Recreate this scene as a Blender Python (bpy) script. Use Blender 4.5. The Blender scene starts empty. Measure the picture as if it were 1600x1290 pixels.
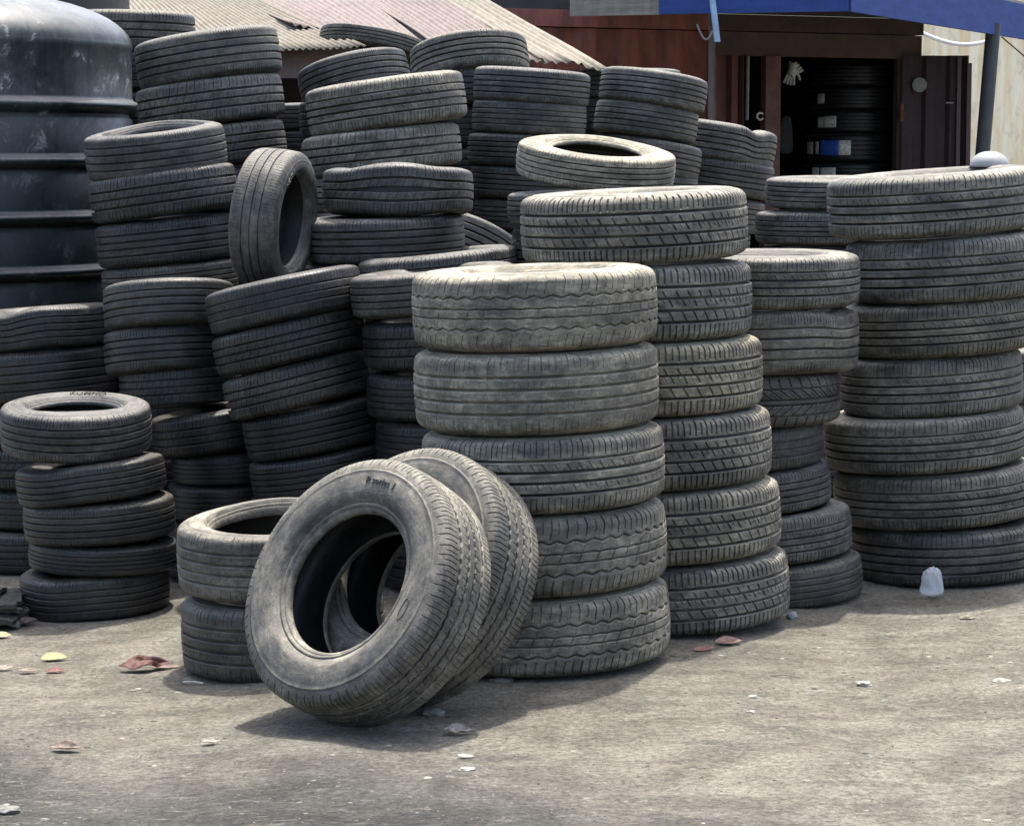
import bpy, bmesh, math, random
import numpy as np
from mathutils import Vector, Matrix, noise

random.seed(11)
rng = np.random.default_rng(5)
R_ = math.radians
C = bpy.context.scene.collection
sc = bpy.context.scene

# ------------------------------------------------------------------ camera
F = 3900.0
CAM_H = 1.527
PITCH = math.atan((645 - 240) / F)
SLOPE = 0.030                     # the yard rises gently to the right
cam_d = bpy.data.cameras.new('camera')
cam = bpy.data.objects.new('camera', cam_d)
C.objects.link(cam)
cam.location = (0, 0, CAM_H)
cam.rotation_euler = (math.pi / 2 - PITCH, 0, 0)
cam_d.sensor_width = 36.0
cam_d.sensor_fit = 'HORIZONTAL'
cam_d.lens = F / 1600 * 36
cam_d.clip_start = 0.1
cam_d.clip_end = 1000
sc.camera = cam
UP = Vector((0, math.sin(PITCH), math.cos(PITCH)))
FW = Vector((0, math.cos(PITCH), -math.sin(PITCH)))
CAMP = Vector((0, 0, CAM_H))

def ray(px, py):
    return Vector((1, 0, 0)) * ((px - 800) / F) + UP * (-(py - 645) / F) + FW

def at(px, py, Y):
    d = ray(px, py)
    return CAMP + d * (Y / d.y)

def ground_z(x, y=0):
    sm = lambda t: max(0.0, min(1.0, t)) ** 2 * (3 - 2 * max(0.0, min(1.0, t)))
    return SLOPE * (x - 0.13) - .026 * sm((-.45 - x) / .5) - .022 * sm((x - .62) / .5)

def on_ground(px, py):
    d = ray(px, py)
    t = (CAM_H + SLOPE * 0.13) / (SLOPE * d.x - d.z)
    for _ in range(6):
        p = CAMP + d * t
        t = (ground_z(p.x) - CAM_H) / d.z
    return CAMP + d * t

# ------------------------------------------------------------------ helpers
def tag(o, label=None, cat=None, group=None, kind=None):
    if label: o['label'] = label
    if cat: o['category'] = cat
    if group: o['group'] = group
    if kind: o['kind'] = kind
    return o

def empty(name, loc=(0, 0, 0), rot=None):
    o = bpy.data.objects.new(name, None)
    C.objects.link(o)
    o.location = loc
    o.empty_display_size = 0.1
    if rot is not None: o.rotation_euler = rot
    return o

def np_mesh(name, verts, faces, smooth=True, sharp=None):
    me = bpy.data.meshes.new(name)
    v = np.asarray(verts, dtype=np.float32)
    f = np.asarray(faces, dtype=np.int32)
    me.vertices.add(len(v))
    me.vertices.foreach_set('co', v.ravel())
    n, k = f.shape
    me.loops.add(n * k)
    me.loops.foreach_set('vertex_index', f.ravel())
    me.polygons.add(n)
    me.polygons.foreach_set('loop_start', np.arange(0, n * k, k, dtype=np.int32))
    me.polygons.foreach_set('loop_total', np.full(n, k, dtype=np.int32))
    me.update(calc_edges=True)
    me.validate()
    me.polygons.foreach_set('use_smooth', np.full(len(me.polygons), smooth))
    if sharp is not None:
        me.set_sharp_from_angle(angle=R_(sharp))
    return me

def grid_faces(nu, nv, wrap_u=False):
    i = np.arange(nu if wrap_u else nu - 1)
    j = np.arange(nv - 1)
    I, J = np.meshgrid(i, j, indexing='ij')
    I2 = (I + 1) % nu
    a = I * nv + J; b = I2 * nv + J; c = I2 * nv + J + 1; d = I * nv + J + 1
    return np.stack([a, b, c, d], -1).reshape(-1, 4)

def link(name, me, mat, parent=None, loc=None):
    o = bpy.data.objects.new(name, me)
    C.objects.link(o)
    if mat is not None and len(me.materials) == 0: me.materials.append(mat)
    if parent: o.parent = parent
    if loc is not None: o.location = loc
    return o

class MB:
    def __init__(s): s.bm = bmesh.new()
    def box(s, c, size, rot=None, bevel=0.0):
        m = Matrix.Translation(Vector(c))
        if rot is not None: m = m @ rot
        m = m @ Matrix.Diagonal((size[0], size[1], size[2], 1))
        r = bmesh.ops.create_cube(s.bm, size=1, matrix=m)
        if bevel:
            es = list({e for v in r['verts'] for e in v.link_edges})
            bmesh.ops.bevel(s.bm, geom=es, offset=bevel, segments=2, affect='EDGES', profile=0.5)
        return s
    def cyl(s, p0, p1, r0, r1=None, n=16):
        p0 = Vector(p0); p1 = Vector(p1); r1 = r0 if r1 is None else r1
        d = p1 - p0
        q = d.to_track_quat('Z', 'Y').to_matrix().to_4x4()
        bmesh.ops.create_cone(s.bm, cap_ends=True, segments=n, radius1=r0, radius2=r1, depth=d.length,
                              matrix=Matrix.Translation((p0 + p1) / 2) @ q)
        return s
    def tube(s, pts, r, n=8):
        pts = [Vector(p) for p in pts]
        rings = []
        for i, p in enumerate(pts):
            d = (pts[min(i + 1, len(pts) - 1)] - pts[max(i - 1, 0)]).normalized()
            a = d.orthogonal().normalized() if i == 0 else (rings_a - d * rings_a.dot(d)).normalized()
            rings_a = a
            b = d.cross(a)
            rings.append([s.bm.verts.new(p + (a * math.cos(t) + b * math.sin(t)) * r) for t in [2 * math.pi * k / n for k in range(n)]])
        for i in range(len(rings) - 1):
            for k in range(n):
                s.bm.faces.new((rings[i][k], rings[i][(k + 1) % n], rings[i + 1][(k + 1) % n], rings[i + 1][k]))
        s.bm.faces.new(rings[0][::-1]); s.bm.faces.new(rings[-1])
        return s
    def build(s, name, mat, parent=None, smooth=False):
        bmesh.ops.recalc_face_normals(s.bm, faces=s.bm.faces)
        me = bpy.data.meshes.new(name); s.bm.to_mesh(me); s.bm.free()
        if smooth:
            me.polygons.foreach_set('use_smooth', np.ones(len(me.polygons), dtype=bool))
            me.set_sharp_from_angle(angle=R_(40))
        return link(name, me, mat, parent)

# ------------------------------------------------------------------ materials
class NT:
    def __init__(s, name):
        s.m = bpy.data.materials.new(name); s.m.use_nodes = True
        s.t = s.m.node_tree; s.n = s.t.nodes; s.l = s.t.links
        s.b = s.n['Principled BSDF']
    def node(s, typ, **kw):
        n = s.n.new(typ)
        for k, v in kw.items():
            if k.startswith('i_'):
                n.inputs[k[2:].replace('_', ' ')].default_value = v
            else: setattr(n, k, v)
        return n
    def link(s, a, b): s.l.new(a, b)
    def coords(s, kind='Object'):
        return s.node('ShaderNodeTexCoord').outputs[kind]
    def mapping(s, src, scale=(1, 1, 1), loc=(0, 0, 0)):
        m = s.node('ShaderNodeMapping'); m.inputs['Scale'].default_value = scale; m.inputs['Location'].default_value = loc
        s.link(src, m.inputs['Vector']); return m.outputs[0]
    def noise(s, src, scale, detail=4, rough=0.55, dist=0.0):
        n = s.node('ShaderNodeTexNoise'); n.inputs['Scale'].default_value = scale; n.inputs['Detail'].default_value = detail
        n.inputs['Roughness'].default_value = rough; n.inputs['Distortion'].default_value = dist
        s.link(src, n.inputs['Vector']); return n.outputs['Fac']
    def ramp(s, src, a, b, lo=0.0, hi=1.0):
        r = s.node('ShaderNodeMapRange', clamp=True, interpolation_type='SMOOTHSTEP')
        r.inputs[1].default_value = a; r.inputs[2].default_value = b; r.inputs[3].default_value = lo; r.inputs[4].default_value = hi
        s.link(src, r.inputs[0]); return r.outputs[0]
    def math(s, op, a, b=None, clamp=False):
        n = s.node('ShaderNodeMath', operation=op, use_clamp=clamp)
        for i, v in enumerate((a, b)):
            if v is None: continue
            if isinstance(v, (int, float)): n.inputs[i].default_value = v
            else: s.link(v, n.inputs[i])
        return n.outputs[0]
    def mix(s, fac, a, b, blend='MIX'):
        n = s.node('ShaderNodeMix', data_type='RGBA', blend_type=blend)
        if isinstance(fac, (int, float)): n.inputs[0].default_value = fac
        else: s.link(fac, n.inputs[0])
        for i, v in ((6, a), (7, b)):
            if isinstance(v, (tuple, list)): n.inputs[i].default_value = (*v[:3], 1)
            else: s.link(v, n.inputs[i])
        return n.outputs[2]
    def bump(s, h, strength, dist):
        b = s.node('ShaderNodeBump'); b.inputs['Strength'].default_value = strength; b.inputs['Distance'].default_value = dist
        s.link(h, b.inputs['Height']); s.link(b.outputs[0], s.b.inputs['Normal']); return b
    def base(s, c):
        if isinstance(c, (tuple, list)): s.b.inputs['Base Color'].default_value = (*c[:3], 1)
        else: s.link(c, s.b.inputs['Base Color'])
    def rough(s, r):
        if isinstance(r, (int, float)): s.b.inputs['Roughness'].default_value = r
        else: s.link(r, s.b.inputs['Roughness'])

def m_tyre():
    k = NT('tyre_rubber')
    co = k.coords('Object')
    oi = k.node('ShaderNodeObjectInfo')
    sp = k.node('ShaderNodeAttribute', attribute_type='OBJECT', attribute_name='seed')
    cb = k.node('ShaderNodeCombineXYZ')
    s2 = k.math('MULTIPLY', sp.outputs['Fac'], 37.0)
    k.link(s2, cb.inputs[0]); k.link(s2, cb.inputs[1]); k.link(sp.outputs['Fac'], cb.inputs[2])
    va = k.node('ShaderNodeVectorMath', operation='ADD'); k.link(co, va.inputs[0]); k.link(cb.outputs[0], va.inputs[1])
    p = va.outputs[0]
    dust = k.node('ShaderNodeAttribute', attribute_type='OBJECT', attribute_name='dust').outputs['Fac']
    warm = k.node('ShaderNodeAttribute', attribute_type='OBJECT', attribute_name='warm').outputs['Fac']
    sp_ = k.node('ShaderNodeSeparateXYZ'); k.link(co, sp_.inputs[0])
    ang = k.math('ARCTAN2', sp_.outputs[1], sp_.outputs[0])
    rad = k.math('SQRT', k.math('ADD', k.math('POWER', sp_.outputs[0], 2.0), k.math('POWER', sp_.outputs[1], 2.0)))
    pc = k.node('ShaderNodeCombineXYZ')
    k.link(k.math('MULTIPLY', ang, .30), pc.inputs[0]); k.link(k.math('MULTIPLY', rad, 1.0), pc.inputs[1]); k.link(k.math('MULTIPLY', sp_.outputs[2], 1.0), pc.inputs[2])
    vp = k.node('ShaderNodeVectorMath', operation='ADD'); k.link(pc.outputs[0], vp.inputs[0]); k.link(cb.outputs[0], vp.inputs[1])
    pp = vp.outputs[0]                      # runs round the tyre: scuffs and dust follow the rolling direction
    n1 = k.noise(k.mapping(pp, (.45, 1, 1)), 9, 5, 0.6, 0.5)
    n2 = k.noise(p, 28, 4, 0.65)
    n3 = k.noise(k.mapping(pp, (.5, 2.2, 2.2)), 48, 5, 0.7)
    n4 = k.noise(p, 260, 2, 0.5)
    big = k.ramp(n1, 0.32, 0.66, 0.35, 1.0)
    mid = k.ramp(n2, 0.30, 0.70, 0.55, 1.1)
    fin = k.ramp(n3, 0.25, 0.75, 0.7, 1.15)
    m = k.math('MULTIPLY', k.math('MULTIPLY', big, mid), fin)
    g = k.node('ShaderNodeNewGeometry')
    sx = k.node('ShaderNodeSeparateXYZ'); k.link(g.outputs['Normal'], sx.inputs[0])
    settled_lit = k.ramp(sx.outputs[2], 0.40, 0.97, 0.0, 0.48)      # dust on flat tops, boosted to paint in their sunlit brightness
    fac = k.math('MULTIPLY', dust, m)
    fac = k.math('ADD', fac, k.math('MULTIPLY', settled_lit, k.math('MULTIPLY', k.math('ADD', dust, 0.25), big)), True)
    dcol = k.mix(warm, (0.272, 0.262, 0.234), (0.365, 0.330, 0.240))
    # scuffs: pale dried-mud blotches
    sc1 = k.ramp(k.noise(k.mapping(pp, (.6, 1, 1)), 17, 7, 0.75, 1.2), 0.58, 0.70, 0, 1)
    n5 = k.noise(k.mapping(pp, (14, 40, 40)), 1.0, 6, .75, 1.0)
    fac = k.math('MULTIPLY', fac, k.ramp(n5, .30, .70, .55, 1.3))
    fac2 = k.math('ADD', fac, k.math('MULTIPLY', sc1, k.math('MULTIPLY', dust, 0.30)), True)
    col = k.mix(fac2, (0.0070, 0.0078, 0.0092), dcol)
    dark = k.ramp(n4, 0.3, 0.7, 0.75, 1.15)
    vv = k.node('ShaderNodeCombineXYZ')
    for i in range(3): k.link(dark, vv.inputs[i])
    col = k.mix(1.0, col, vv.outputs[0], 'MULTIPLY')
    k.base(col)
    k.rough(k.ramp(fac2, 0, 0.6, 0.40, 0.88))
    k.b.inputs['Specular IOR Level'].default_value = 0.35
    h = k.math('ADD', k.math('MULTIPLY', n4, 0.35), k.math('MULTIPLY', n2, 1.0))
    k.bump(k.math('ADD', h, k.math('MULTIPLY', n5, 1.2)), 0.6, 0.0022)
    return k.m
TY = m_tyre()

def m_plain(name, col, rough=0.7, var=0.25, scale=8, metal=0.0, bump=0.0, col2=None, stretch=(1, 1, 1), spec=0.5):
    k = NT(name)
    co = k.mapping(k.coords(), stretch)
    n = k.noise(co, scale, 6, 0.62, 0.3)
    n2 = k.noise(co, scale * 7, 4, 0.6)
    c2 = col2 if col2 else tuple(c * (1 - var) for c in col)
    f = k.ramp(k.math('ADD', k.math('MULTIPLY', n, 0.7), k.math('MULTIPLY', n2, 0.3)), 0.36, 0.62)
    k.base(k.mix(f, c2, col)); k.rough(k.ramp(n2, 0.3, 0.7, max(0.05, rough - 0.1), min(1, rough + 0.1)))
    k.b.inputs['Metallic'].default_value = metal
    k.b.inputs['Specular IOR Level'].default_value = spec
    if bump: k.bump(k.math('ADD', n2, n), 0.6, bump)
    return k.m

# ------------------------------------------------------------------ tyre meshes
R0, W0 = 0.35, 0.22
TW = 0.368 * W0          # tread half width (flat part)

def crown(v):            # v in -1..1
    return R0 - 0.0045 * v * v

def shoulder(s):         # s 0..1 from tread edge down the shoulder
    p0 = np.array([crown(1), TW]); p1 = np.array([crown(1) - 0.004, TW + 0.019]); p2 = np.array([R0 - 0.040, 0.478 * W0])
    return (1 - s) ** 2 * p0 + 2 * s * (1 - s) * p1 + s * s * p2

def tri(x):
    x = x - np.floor(x)
    return 4 * np.abs(x - 0.5) - 1

def tread_mesh(name, grooves, ribs, n_pitch=72, seed=1, deform=None, zig_n=1.0, wear=0.0006, sipe_w=0.055, uneven=.5):
    """grooves: list of (v, half width in v, zig amplitude in v, depth m)
       ribs: len(grooves)+1 of (slant rad per v, main depth, main span, second depth, second span)"""
    rs = np.random.default_rng(seed)
    cols = []   # r, z, nr, nz, groove depth, main depth, second depth, shear, zig
    ng = len(grooves)
    # shear integral
    edges = [-1.0] + [g[0] for g in grooves] + [1.0]
    jumps = rs.uniform(-.5, .5, ng) * 2 * math.pi / n_pitch
    def shear(v):
        v = max(-1.0, min(1.0, v)); a = 0.0
        for i in range(len(edges) - 1):
            lo, hi = edges[i], edges[i + 1]
            if v > lo:
                a += ribs[i][0] * (min(v, hi) - lo)
                if i > 0 and abs(grooves[i - 1][2]) < .01: a += jumps[i - 1]
        return a
    mid = shear(0)
    def inspan(span, f):
        if span is None: return False
        return span[0] - 1e-6 <= f <= span[1] + 1e-6
    def zig_at(v):
        zs = [(-1.0, 0.0)] + [(g[0], g[2]) for g in grooves] + [(1.0, 0.0)]
        for (a, za), (b, zb) in zip(zs[:-1], zs[1:]):
            if a <= v <= b: return za + (zb - za) * ((v - a) / (b - a + 1e-9))
        return 0.0
    def add_col(v, gd, md, sd, z=None):
        cols.append((crown(v), v * TW, 1.0, 0.0, gd, md, sd, shear(v) - mid, (zig_at(v) if z is None else z) * TW))
    fr = [0.0, 0.07, 0.22, 0.30, 0.5, 0.70, 0.78, 0.93, 1.0]
    for side_first in (True,):
        for s in (1.0, 0.86, 0.7, 0.52, 0.34, 0.17):
            r, z = shoulder(s)
            t = (shoulder(min(1, s + .02)) - shoulder(max(0, s - .02))); n = np.array([t[1], -t[0]]); n /= np.linalg.norm(n)
            rb = ribs[0]
            md = rb[1] * (1.0 if s < 0.75 else 0.0); sd = rb[3] * (1.0 if s < 0.5 else 0.0)
            cols.append((r, -z, n[0], -n[1], 0, md, sd, -mid, 0))
    for i in range(ng + 1):
        lo = -1.0 if i == 0 else grooves[i - 1][0] + grooves[i - 1][1]
        hi = 1.0 if i == ng else grooves[i][0] - grooves[i][1]
        rb = ribs[i]
        for f in fr:
            # shoulder ribs: span measured from the outside edge
            ff = f
            md = rb[1] if inspan(rb[2], ff) else 0.0
            sd = rb[3] if inspan(rb[4], ff) else 0.0
            bev = .0016 if ((f == 0.0 and i > 0) or (f == 1.0 and i < ng)) else 0.0
            add_col(lo + (hi - lo) * f, bev, md, sd)
        if i < ng:
            g = grooves[i]
            add_col(g[0] - g[1] * 0.55, g[3], 0, 0, g[2]); add_col(g[0] + g[1] * 0.55, g[3], 0, 0, g[2])
    for s in (0.17, 0.34, 0.52, 0.7, 0.86, 1.0):
        r, z = shoulder(s)
        t = (shoulder(min(1, s + .02)) - shoulder(max(0, s - .02))); n = np.array([t[1], -t[0]]); n /= np.linalg.norm(n)
        rb = ribs[-1]
        md = rb[1] * (1.0 if s < 0.75 else 0.0); sd = rb[3] * (1.0 if s < 0.5 else 0.0)
        cols.append((r, z, n[0], n[1], 0, md, sd, shear(1) - mid, 0))
    A = np.array(cols)
    # pitch sequence
    pl = rs.uniform(0.84, 1.18, n_pitch); pl *= 2 * math.pi / pl.sum()
    st = np.concatenate([[0], np.cumsum(pl)[:-1]])
    w = sipe_w
    fr_t = np.array([.25 - w, .25 - .6 * w, .25 + .6 * w, .25 + w, .75 - w, .75 - .6 * w, .75 + .6 * w, .75 + w])
    th = (st[:, None] + pl[:, None] * fr_t[None, :]).ravel()
    ph = (np.arange(n_pitch)[:, None] + fr_t[None, :]).ravel()
    mm = np.tile([0, 1, 1, 0, 0, 0, 0, 0], n_pitch); ms = np.tile([0, 0, 0, 0, 0, 1, 1, 0], n_pitch)
    T = th[:, None] + A[None, :, 7]
    ev = 0.62 + 0.38 * np.sin(2 * T + seed * 1.7) * np.sin(5 * T + seed) + 0.25 * np.sin(11 * T + 3 * seed + 9 * A[None, :, 1] / TW)
    pj = np.repeat(rs.uniform(.45, 1.15, n_pitch), 8)[:, None]
    ev = np.clip(1 - uneven * (1 - np.clip(ev * pj, .05, 1.15)) * 1.15, .1, 1.1)
    disp = np.maximum(np.maximum(A[None, :, 4] + 0 * T, A[None, :, 5] * mm[:, None] * ev), A[None, :, 6] * ms[:, None] * ev)
    # uneven wear round the tyre
    wv = wear * (np.sin(3 * T + seed) + np.sin(7 * T + 2 * seed) * 0.6)
    disp = disp + wv * (A[None, :, 2] > 0.9)
    r = A[None, :, 0] - disp * A[None, :, 2]
    z = A[None, :, 1] - disp * A[None, :, 3] + A[None, :, 8] * tri(ph * zig_n + .25)[:, None]
    X = r * np.cos(T); Y = r * np.sin(T)
    V = np.stack([X, Y, z + 0 * X], -1)
    if deform is not None: V = deform(V)
    return np_mesh(name, V.reshape(-1, 3), grid_faces(len(th), len(A), True), True, 32)

SW = [(R0 - 0.038, 0.473), (R0 - 0.042, 0.480), (R0 - 0.0435, 0.488), (R0 - 0.0465, 0.489), (R0 - 0.0485, 0.485), (0.292, 0.496), (0.277, 0.500), (0.262, 0.499), (0.245, 0.491),
      (0.233, 0.472), (0.2315, 0.464), (0.2235, 0.442), (0.2185, 0.414), (0.2155, 0.424), (0.2115, 0.420), (0.2085, 0.402), (0.2065, 0.388)]
BEAD = [(0.2065, 0.388), (0.2045, 0.390), (0.2005, 0.378), (0.1965, 0.355), (0.1945, 0.328), (0.1950, 0.300), (0.1985, 0.285)]
LIN = [(0.1985, 0.285), (0.203, 0.31), (0.215, 0.365), (0.235, 0.42), (0.262, 0.452), (0.29, 0.445), (0.315, 0.40), (0.329, 0.32), (0.333, 0.20), (0.335, 0.0)]
LIN = LIN + [(r, -z) for r, z in LIN[::-1][1:]]

def ring_mesh(name, prof, side=1, seg=144, deform=None):
    p = np.array(prof); th = np.linspace(0, 2 * math.pi, seg, endpoint=False)
    V = np.stack([p[None, :, 0] * np.cos(th)[:, None], p[None, :, 0] * np.sin(th)[:, None], side * W0 * p[None, :, 1] + 0 * th[:, None]], -1)
    if deform is not None: V = deform(V)
    return np_mesh(name, V.reshape(-1, 3), grid_faces(seg, len(p), True), True, 50)

def sw_z(r):
    pr = sorted(SW)
    return float(np.interp(r, [a for a, b in pr], [b for a, b in pr])) * W0

G4 = [(-.62, .058, 0, 0.0169), (-.20, .062, 0, 0.0169), (.20, .062, 0, 0.0169), (.62, .058, 0, 0.0169)]
FULL = (0, 1)
PAT = {
 'rib':   dict(grooves=G4, n_pitch=64, seed=2, ribs=[(.02, .005, (0, .7), .003, (0, .5)), (.06, .003, (.7, 1), .002, (.78, 1)), (.06, .002, (0, .3), 0, None), (.06, .003, (0, .3), .002, (0, .22)), (.02, .005, (.3, 1), .003, (.5, 1))]),
 'ribfine': dict(uneven=0.6, grooves=[(-.66, .05, 0, 0.0143), (-.24, .058, 0, 0.0169), (.22, .058, 0, 0.0169), (.64, .045, 0, 0.0143)], n_pitch=80, seed=4, sipe_w=.045, ribs=[(.01, .004, (0, .5), .0025, (0, .3)), (.07, .002, (.5, 1), .0015, (.78, 1)), (.05, .0015, (0, .5), 0, None), (-.06, .002, (0, .5), .0015, (0, .22)), (.01, .0045, (.5, 1), .003, (.7, 1))]),
 'rib3':  dict(grooves=[(-.5, .068, 0, 0.0182), (0, .062, 0, 0.0182), (.5, .068, 0, 0.0182)], n_pitch=54, seed=5, ribs=[(.03, .006, (0, .78), .003, (0, .5)), (.14, .004, FULL, .002, (.78, 1)), (.14, .004, FULL, .002, (0, .22)), (.03, .006, (.22, 1), .003, (.5, 1))]),
 'worn': dict(uneven=0.85, grooves=[(-.6, .05, 0, 0.0104), (-.2, .055, 0, 0.0117), (.2, .055, 0, 0.0117), (.6, .05, 0, 0.0104)], n_pitch=60, seed=6, wear=.0011, sipe_w=.045, ribs=[(.02, .0035, (0, .5), .0022, (0, .22)), (.05, .0022, (.5, 1), .0016, (.7, 1)), (.05, .0014, (0, .3), 0, None), (.05, .0024, (0, .5), .0016, (0, .3)), (.02, .004, (.5, 1), .0025, (.7, 1))]),
 'zig': dict(uneven=0.35, grooves=[(-.54, .040, .060, 0.0115), (-.16, .034, .012, 0.0130), (.16, .034, .012, 0.0130), (.54, .040, .060, 0.0115)], n_pitch=44, seed=7, ribs=[(.06, .007, (0, .7), .005, (0, .5)), (.08, .0025, (.3, 1), .0018, (0, .3)), (.13, .0065, FULL, 0, None), (.08, .0025, (0, .7), .0018, (.7, 1)), (.06, .007, (.3, 1), .005, (.5, 1))]),
 'zigworn': dict(uneven=0.6, grooves=[(-.54, .036, .055, 0.0080), (-.16, .032, .014, 0.0091), (.16, .032, .014, 0.0091), (.54, .036, .055, 0.0080)], n_pitch=44, seed=17, wear=.0012, sipe_w=.04, ribs=[(.07, .0045, (0, .7), .003, (0, .3)), (.10, .0018, (.3, 1), .0014, (0, .3)), (.05, .003, FULL, .0012, (.5, 1)), (.10, .0018, (0, .7), .0014, (.7, 1)), (.07, .005, (.3, 1), .003, (.5, 1))]),
 'block': dict(uneven=0.2, grooves=[(-.64, .055, 0, 0.0169), (-.22, .050, 0, 0.0156), (.20, .050, 0, 0.0156), (.60, .060, 0, 0.0169)], n_pitch=56, seed=8, sipe_w=.085, ribs=[(.01, .008, (0, .78), .007, (0, .78)), (-.13, .009, FULL, 0, None), (-.12, .008, (.3, 1), .003, (.7, 1)), (-.12, .009, (0, .7), 0, None), (.01, .008, (.22, 1), .007, (.3, 1))]),
 'chev': dict(uneven=0.2, grooves=[(-.70, .035, 0, 0.0117), (-.13, .048, 0, 0.0156), (.13, .048, 0, 0.0156), (.70, .035, 0, 0.0117)], n_pitch=52, seed=9, sipe_w=.09, ribs=[(.1, .006, (0, .78), 0, None), (.30, .009, FULL, .003, (.5, 1)), (0, 0, None, 0, None), (-.30, .009, FULL, .003, (0, .5)), (-.1, .006, (.22, 1), 0, None)]),
 'asym': dict(uneven=0.35, grooves=[(-.60, .052, 0, 0.0169), (-.20, .058, 0, 0.0169), (.17, .058, 0, 0.0169), (.58, .042, 0, 0.0143)], n_pitch=64, seed=10, sipe_w=.055, ribs=[(.02, .006, (0, .78), .005, (.0, .5)), (-.12, .006, (.5, 1), .003, (.78, 1)), (0, 0, None, 0, None), (-.14, .006, (0, .7), .003, (0, .22)), (.02, .0065, (.22, 1), .004, (.5, 1))]),
 'lean': dict(uneven=0.3, grooves=[(-.56, .046, .020, 0.0156), (-.16, .036, .020, 0.0130), (.16, .036, .020, 0.0130), (.56, .046, .020, 0.0156)], n_pitch=72, seed=12, sipe_w=.06, ribs=[(.03, .0042, (0, .78), .003, (0, .7)), (.08, .004, (.5, 1), .003, (.78, 1)), (.08, 0, None, 0, None), (.08, .004, (0, .5), .003, (0, .22)), (.03, .0048, (.22, 1), .0035, (.3, 1))]),
 'slick': dict(grooves=[(-.48, .035, 0, 0.0078), (0, .035, 0, 0.0078), (.48, .035, 0, 0.0078)], n_pitch=64, seed=13, sipe_w=.04, ribs=[(.02, .003, (0, .78), .002, (0, .5)), (.10, .0022, FULL, .0012, FULL), (.10, .0022, FULL, .0012, FULL), (.02, .003, (.22, 1), .002, (.5, 1))]),
}
TREAD = {k: tread_mesh('tread', **v) for k, v in PAT.items()}
for m in TREAD.values(): m.materials.append(TY)
SWM = {s: ring_mesh('sidewall', SW, s) for s in (1, -1)}
BDM = {s: ring_mesh('bead', BEAD, s) for s in (1, -1)}
LNM = ring_mesh('inner_liner', LIN, 1, 120)
for m in list(SWM.values()) + list(BDM.values()) + [LNM]: m.materials.append(TY)

# dents: the front of the tyre in local coords is at angle -90 deg (towards the camera) when spin = 0
def dent(fn):
    def d(V):
        th = np.arctan2(V[..., 1], V[..., 0]) + math.pi / 2
        th = (th + math.pi) % (2 * math.pi) - math.pi
        r = np.hypot(V[..., 0], V[..., 1])
        dr, dz = fn(th, r, V[..., 2])
        k = (r + dr) / np.maximum(r, 1e-6)
        return np.stack([V[..., 0] * k, V[..., 1] * k, V[..., 2] + dz], -1)
    return d
gs = lambda x, c, w: np.exp(-((x - c) / w) ** 2)
def f_wave(th, r, z):      # buckled tyre: sags on the left, swells up in the middle
    top = np.clip(z / (0.5 * W0), -1, 1)
    dz = 0.017 * gs(th, 0.05, .55) - 0.010 * gs(th, -.75, .30) - 0.005 * gs(th, .62, .3)
    dz = dz * (0.45 + 0.55 * top) + 0.020 * np.cos(th * 2) * (top < 0) * -1 * gs(th, 0, 1.0)
    return -0.012 * gs(th, -.1, .35), dz
def f_right(th, r, z):     # corner pressed in at the right
    top = np.clip(z / (0.5 * W0), -1, 1)
    return -0.022 * gs(th, .62, .25), -0.022 * gs(th, .70, .22) * (0.6 + 0.4 * top)
def f_open(th, r, z):      # front sidewall pushed down, back sidewall arched
    top = np.clip(z / (0.5 * W0), 0, 1)
    k = np.clip((0.34 - r) / 0.12, 0, 1)
    return 0 * r, top * k * (0.030 * gs(np.abs(th), math.pi, 1.0) - 0.012 * gs(th, 0, 1.0)) + 0 * r
def f_pinch(th, r, z):
    top = np.clip(z / (0.5 * W0), 0, 1)
    k = np.clip((0.345 - r) / 0.10, 0, 1)
    return 0 * r, top * k * (0.016 * gs(th, 0.2, 1.0) + 0.010 * gs(th, -1.4, .35) - .004) + 0 * r
def f_left(th, r, z):
    top = np.clip(z / (0.5 * W0), -1, 1)
    return -0.014 * gs(th, -.35, .3), -0.026 * gs(th, -.38, .25) * (0.55 + 0.45 * top) + 0.008 * gs(th, .25, .3)
def f_sagr(th, r, z):
    top = np.clip(z / (0.5 * W0), -1, 1)
    return 0 * r, -0.014 * gs(th, .85, .3) * (0.5 + 0.5 * top) + 0.004 * np.sin(3 * th)
def f_slight(th, r, z):
    return 0.004 * np.sin(2 * th + .6), 0.005 * np.sin(2 * th) + 0.003 * np.sin(5 * th + 1)
def f_low(th, r, z):
    return np.where(r < .297, (.297 - r) * .32, 0.0), 0 * r
def both(a, b):
    def f(th, r, z):
        d1, e1 = a(th, r, z); d2, e2 = b(th, r, z)
        return d1 + d2, e1 + e2
    return f
DEF = dict(low=f_low, openlow=both(f_open, f_low), wave=f_wave, right=f_right, open=f_open, pinch=f_pinch, left=f_left, sagr=f_sagr, slight=f_slight)
_dcache = {}
def dent_set(kind, pat):
    key = (kind, pat)
    if key not in _dcache:
        d = dent(DEF[kind])
        s = dict(tread=tread_mesh('tread', deform=d, **PAT[pat]), ln=ring_mesh('inner_liner', LIN, 1, 120, d))
        for q in (1, -1):
            s['sw', q] = ring_mesh('sidewall', SW, q, 144, d); s['bd', q] = ring_mesh('bead', BEAD, q, 144, d)
        for m in s.values(): m.materials.append(TY)
        _dcache[key] = s
    return _dcache[key]

# prototypes for copying
_proto = {}
def proto(kind, pat, beads):
    key = (kind, pat, beads)
    if key in _proto: return _proto[key]
    if kind is None:
        s = dict(tread=TREAD[pat], ln=LNM)
        for q in (1, -1): s['sw', q] = SWM[q]; s['bd', q] = BDM[q]
    else: s = dent_set(kind, pat)
    _proto[key] = s
    return s

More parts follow.
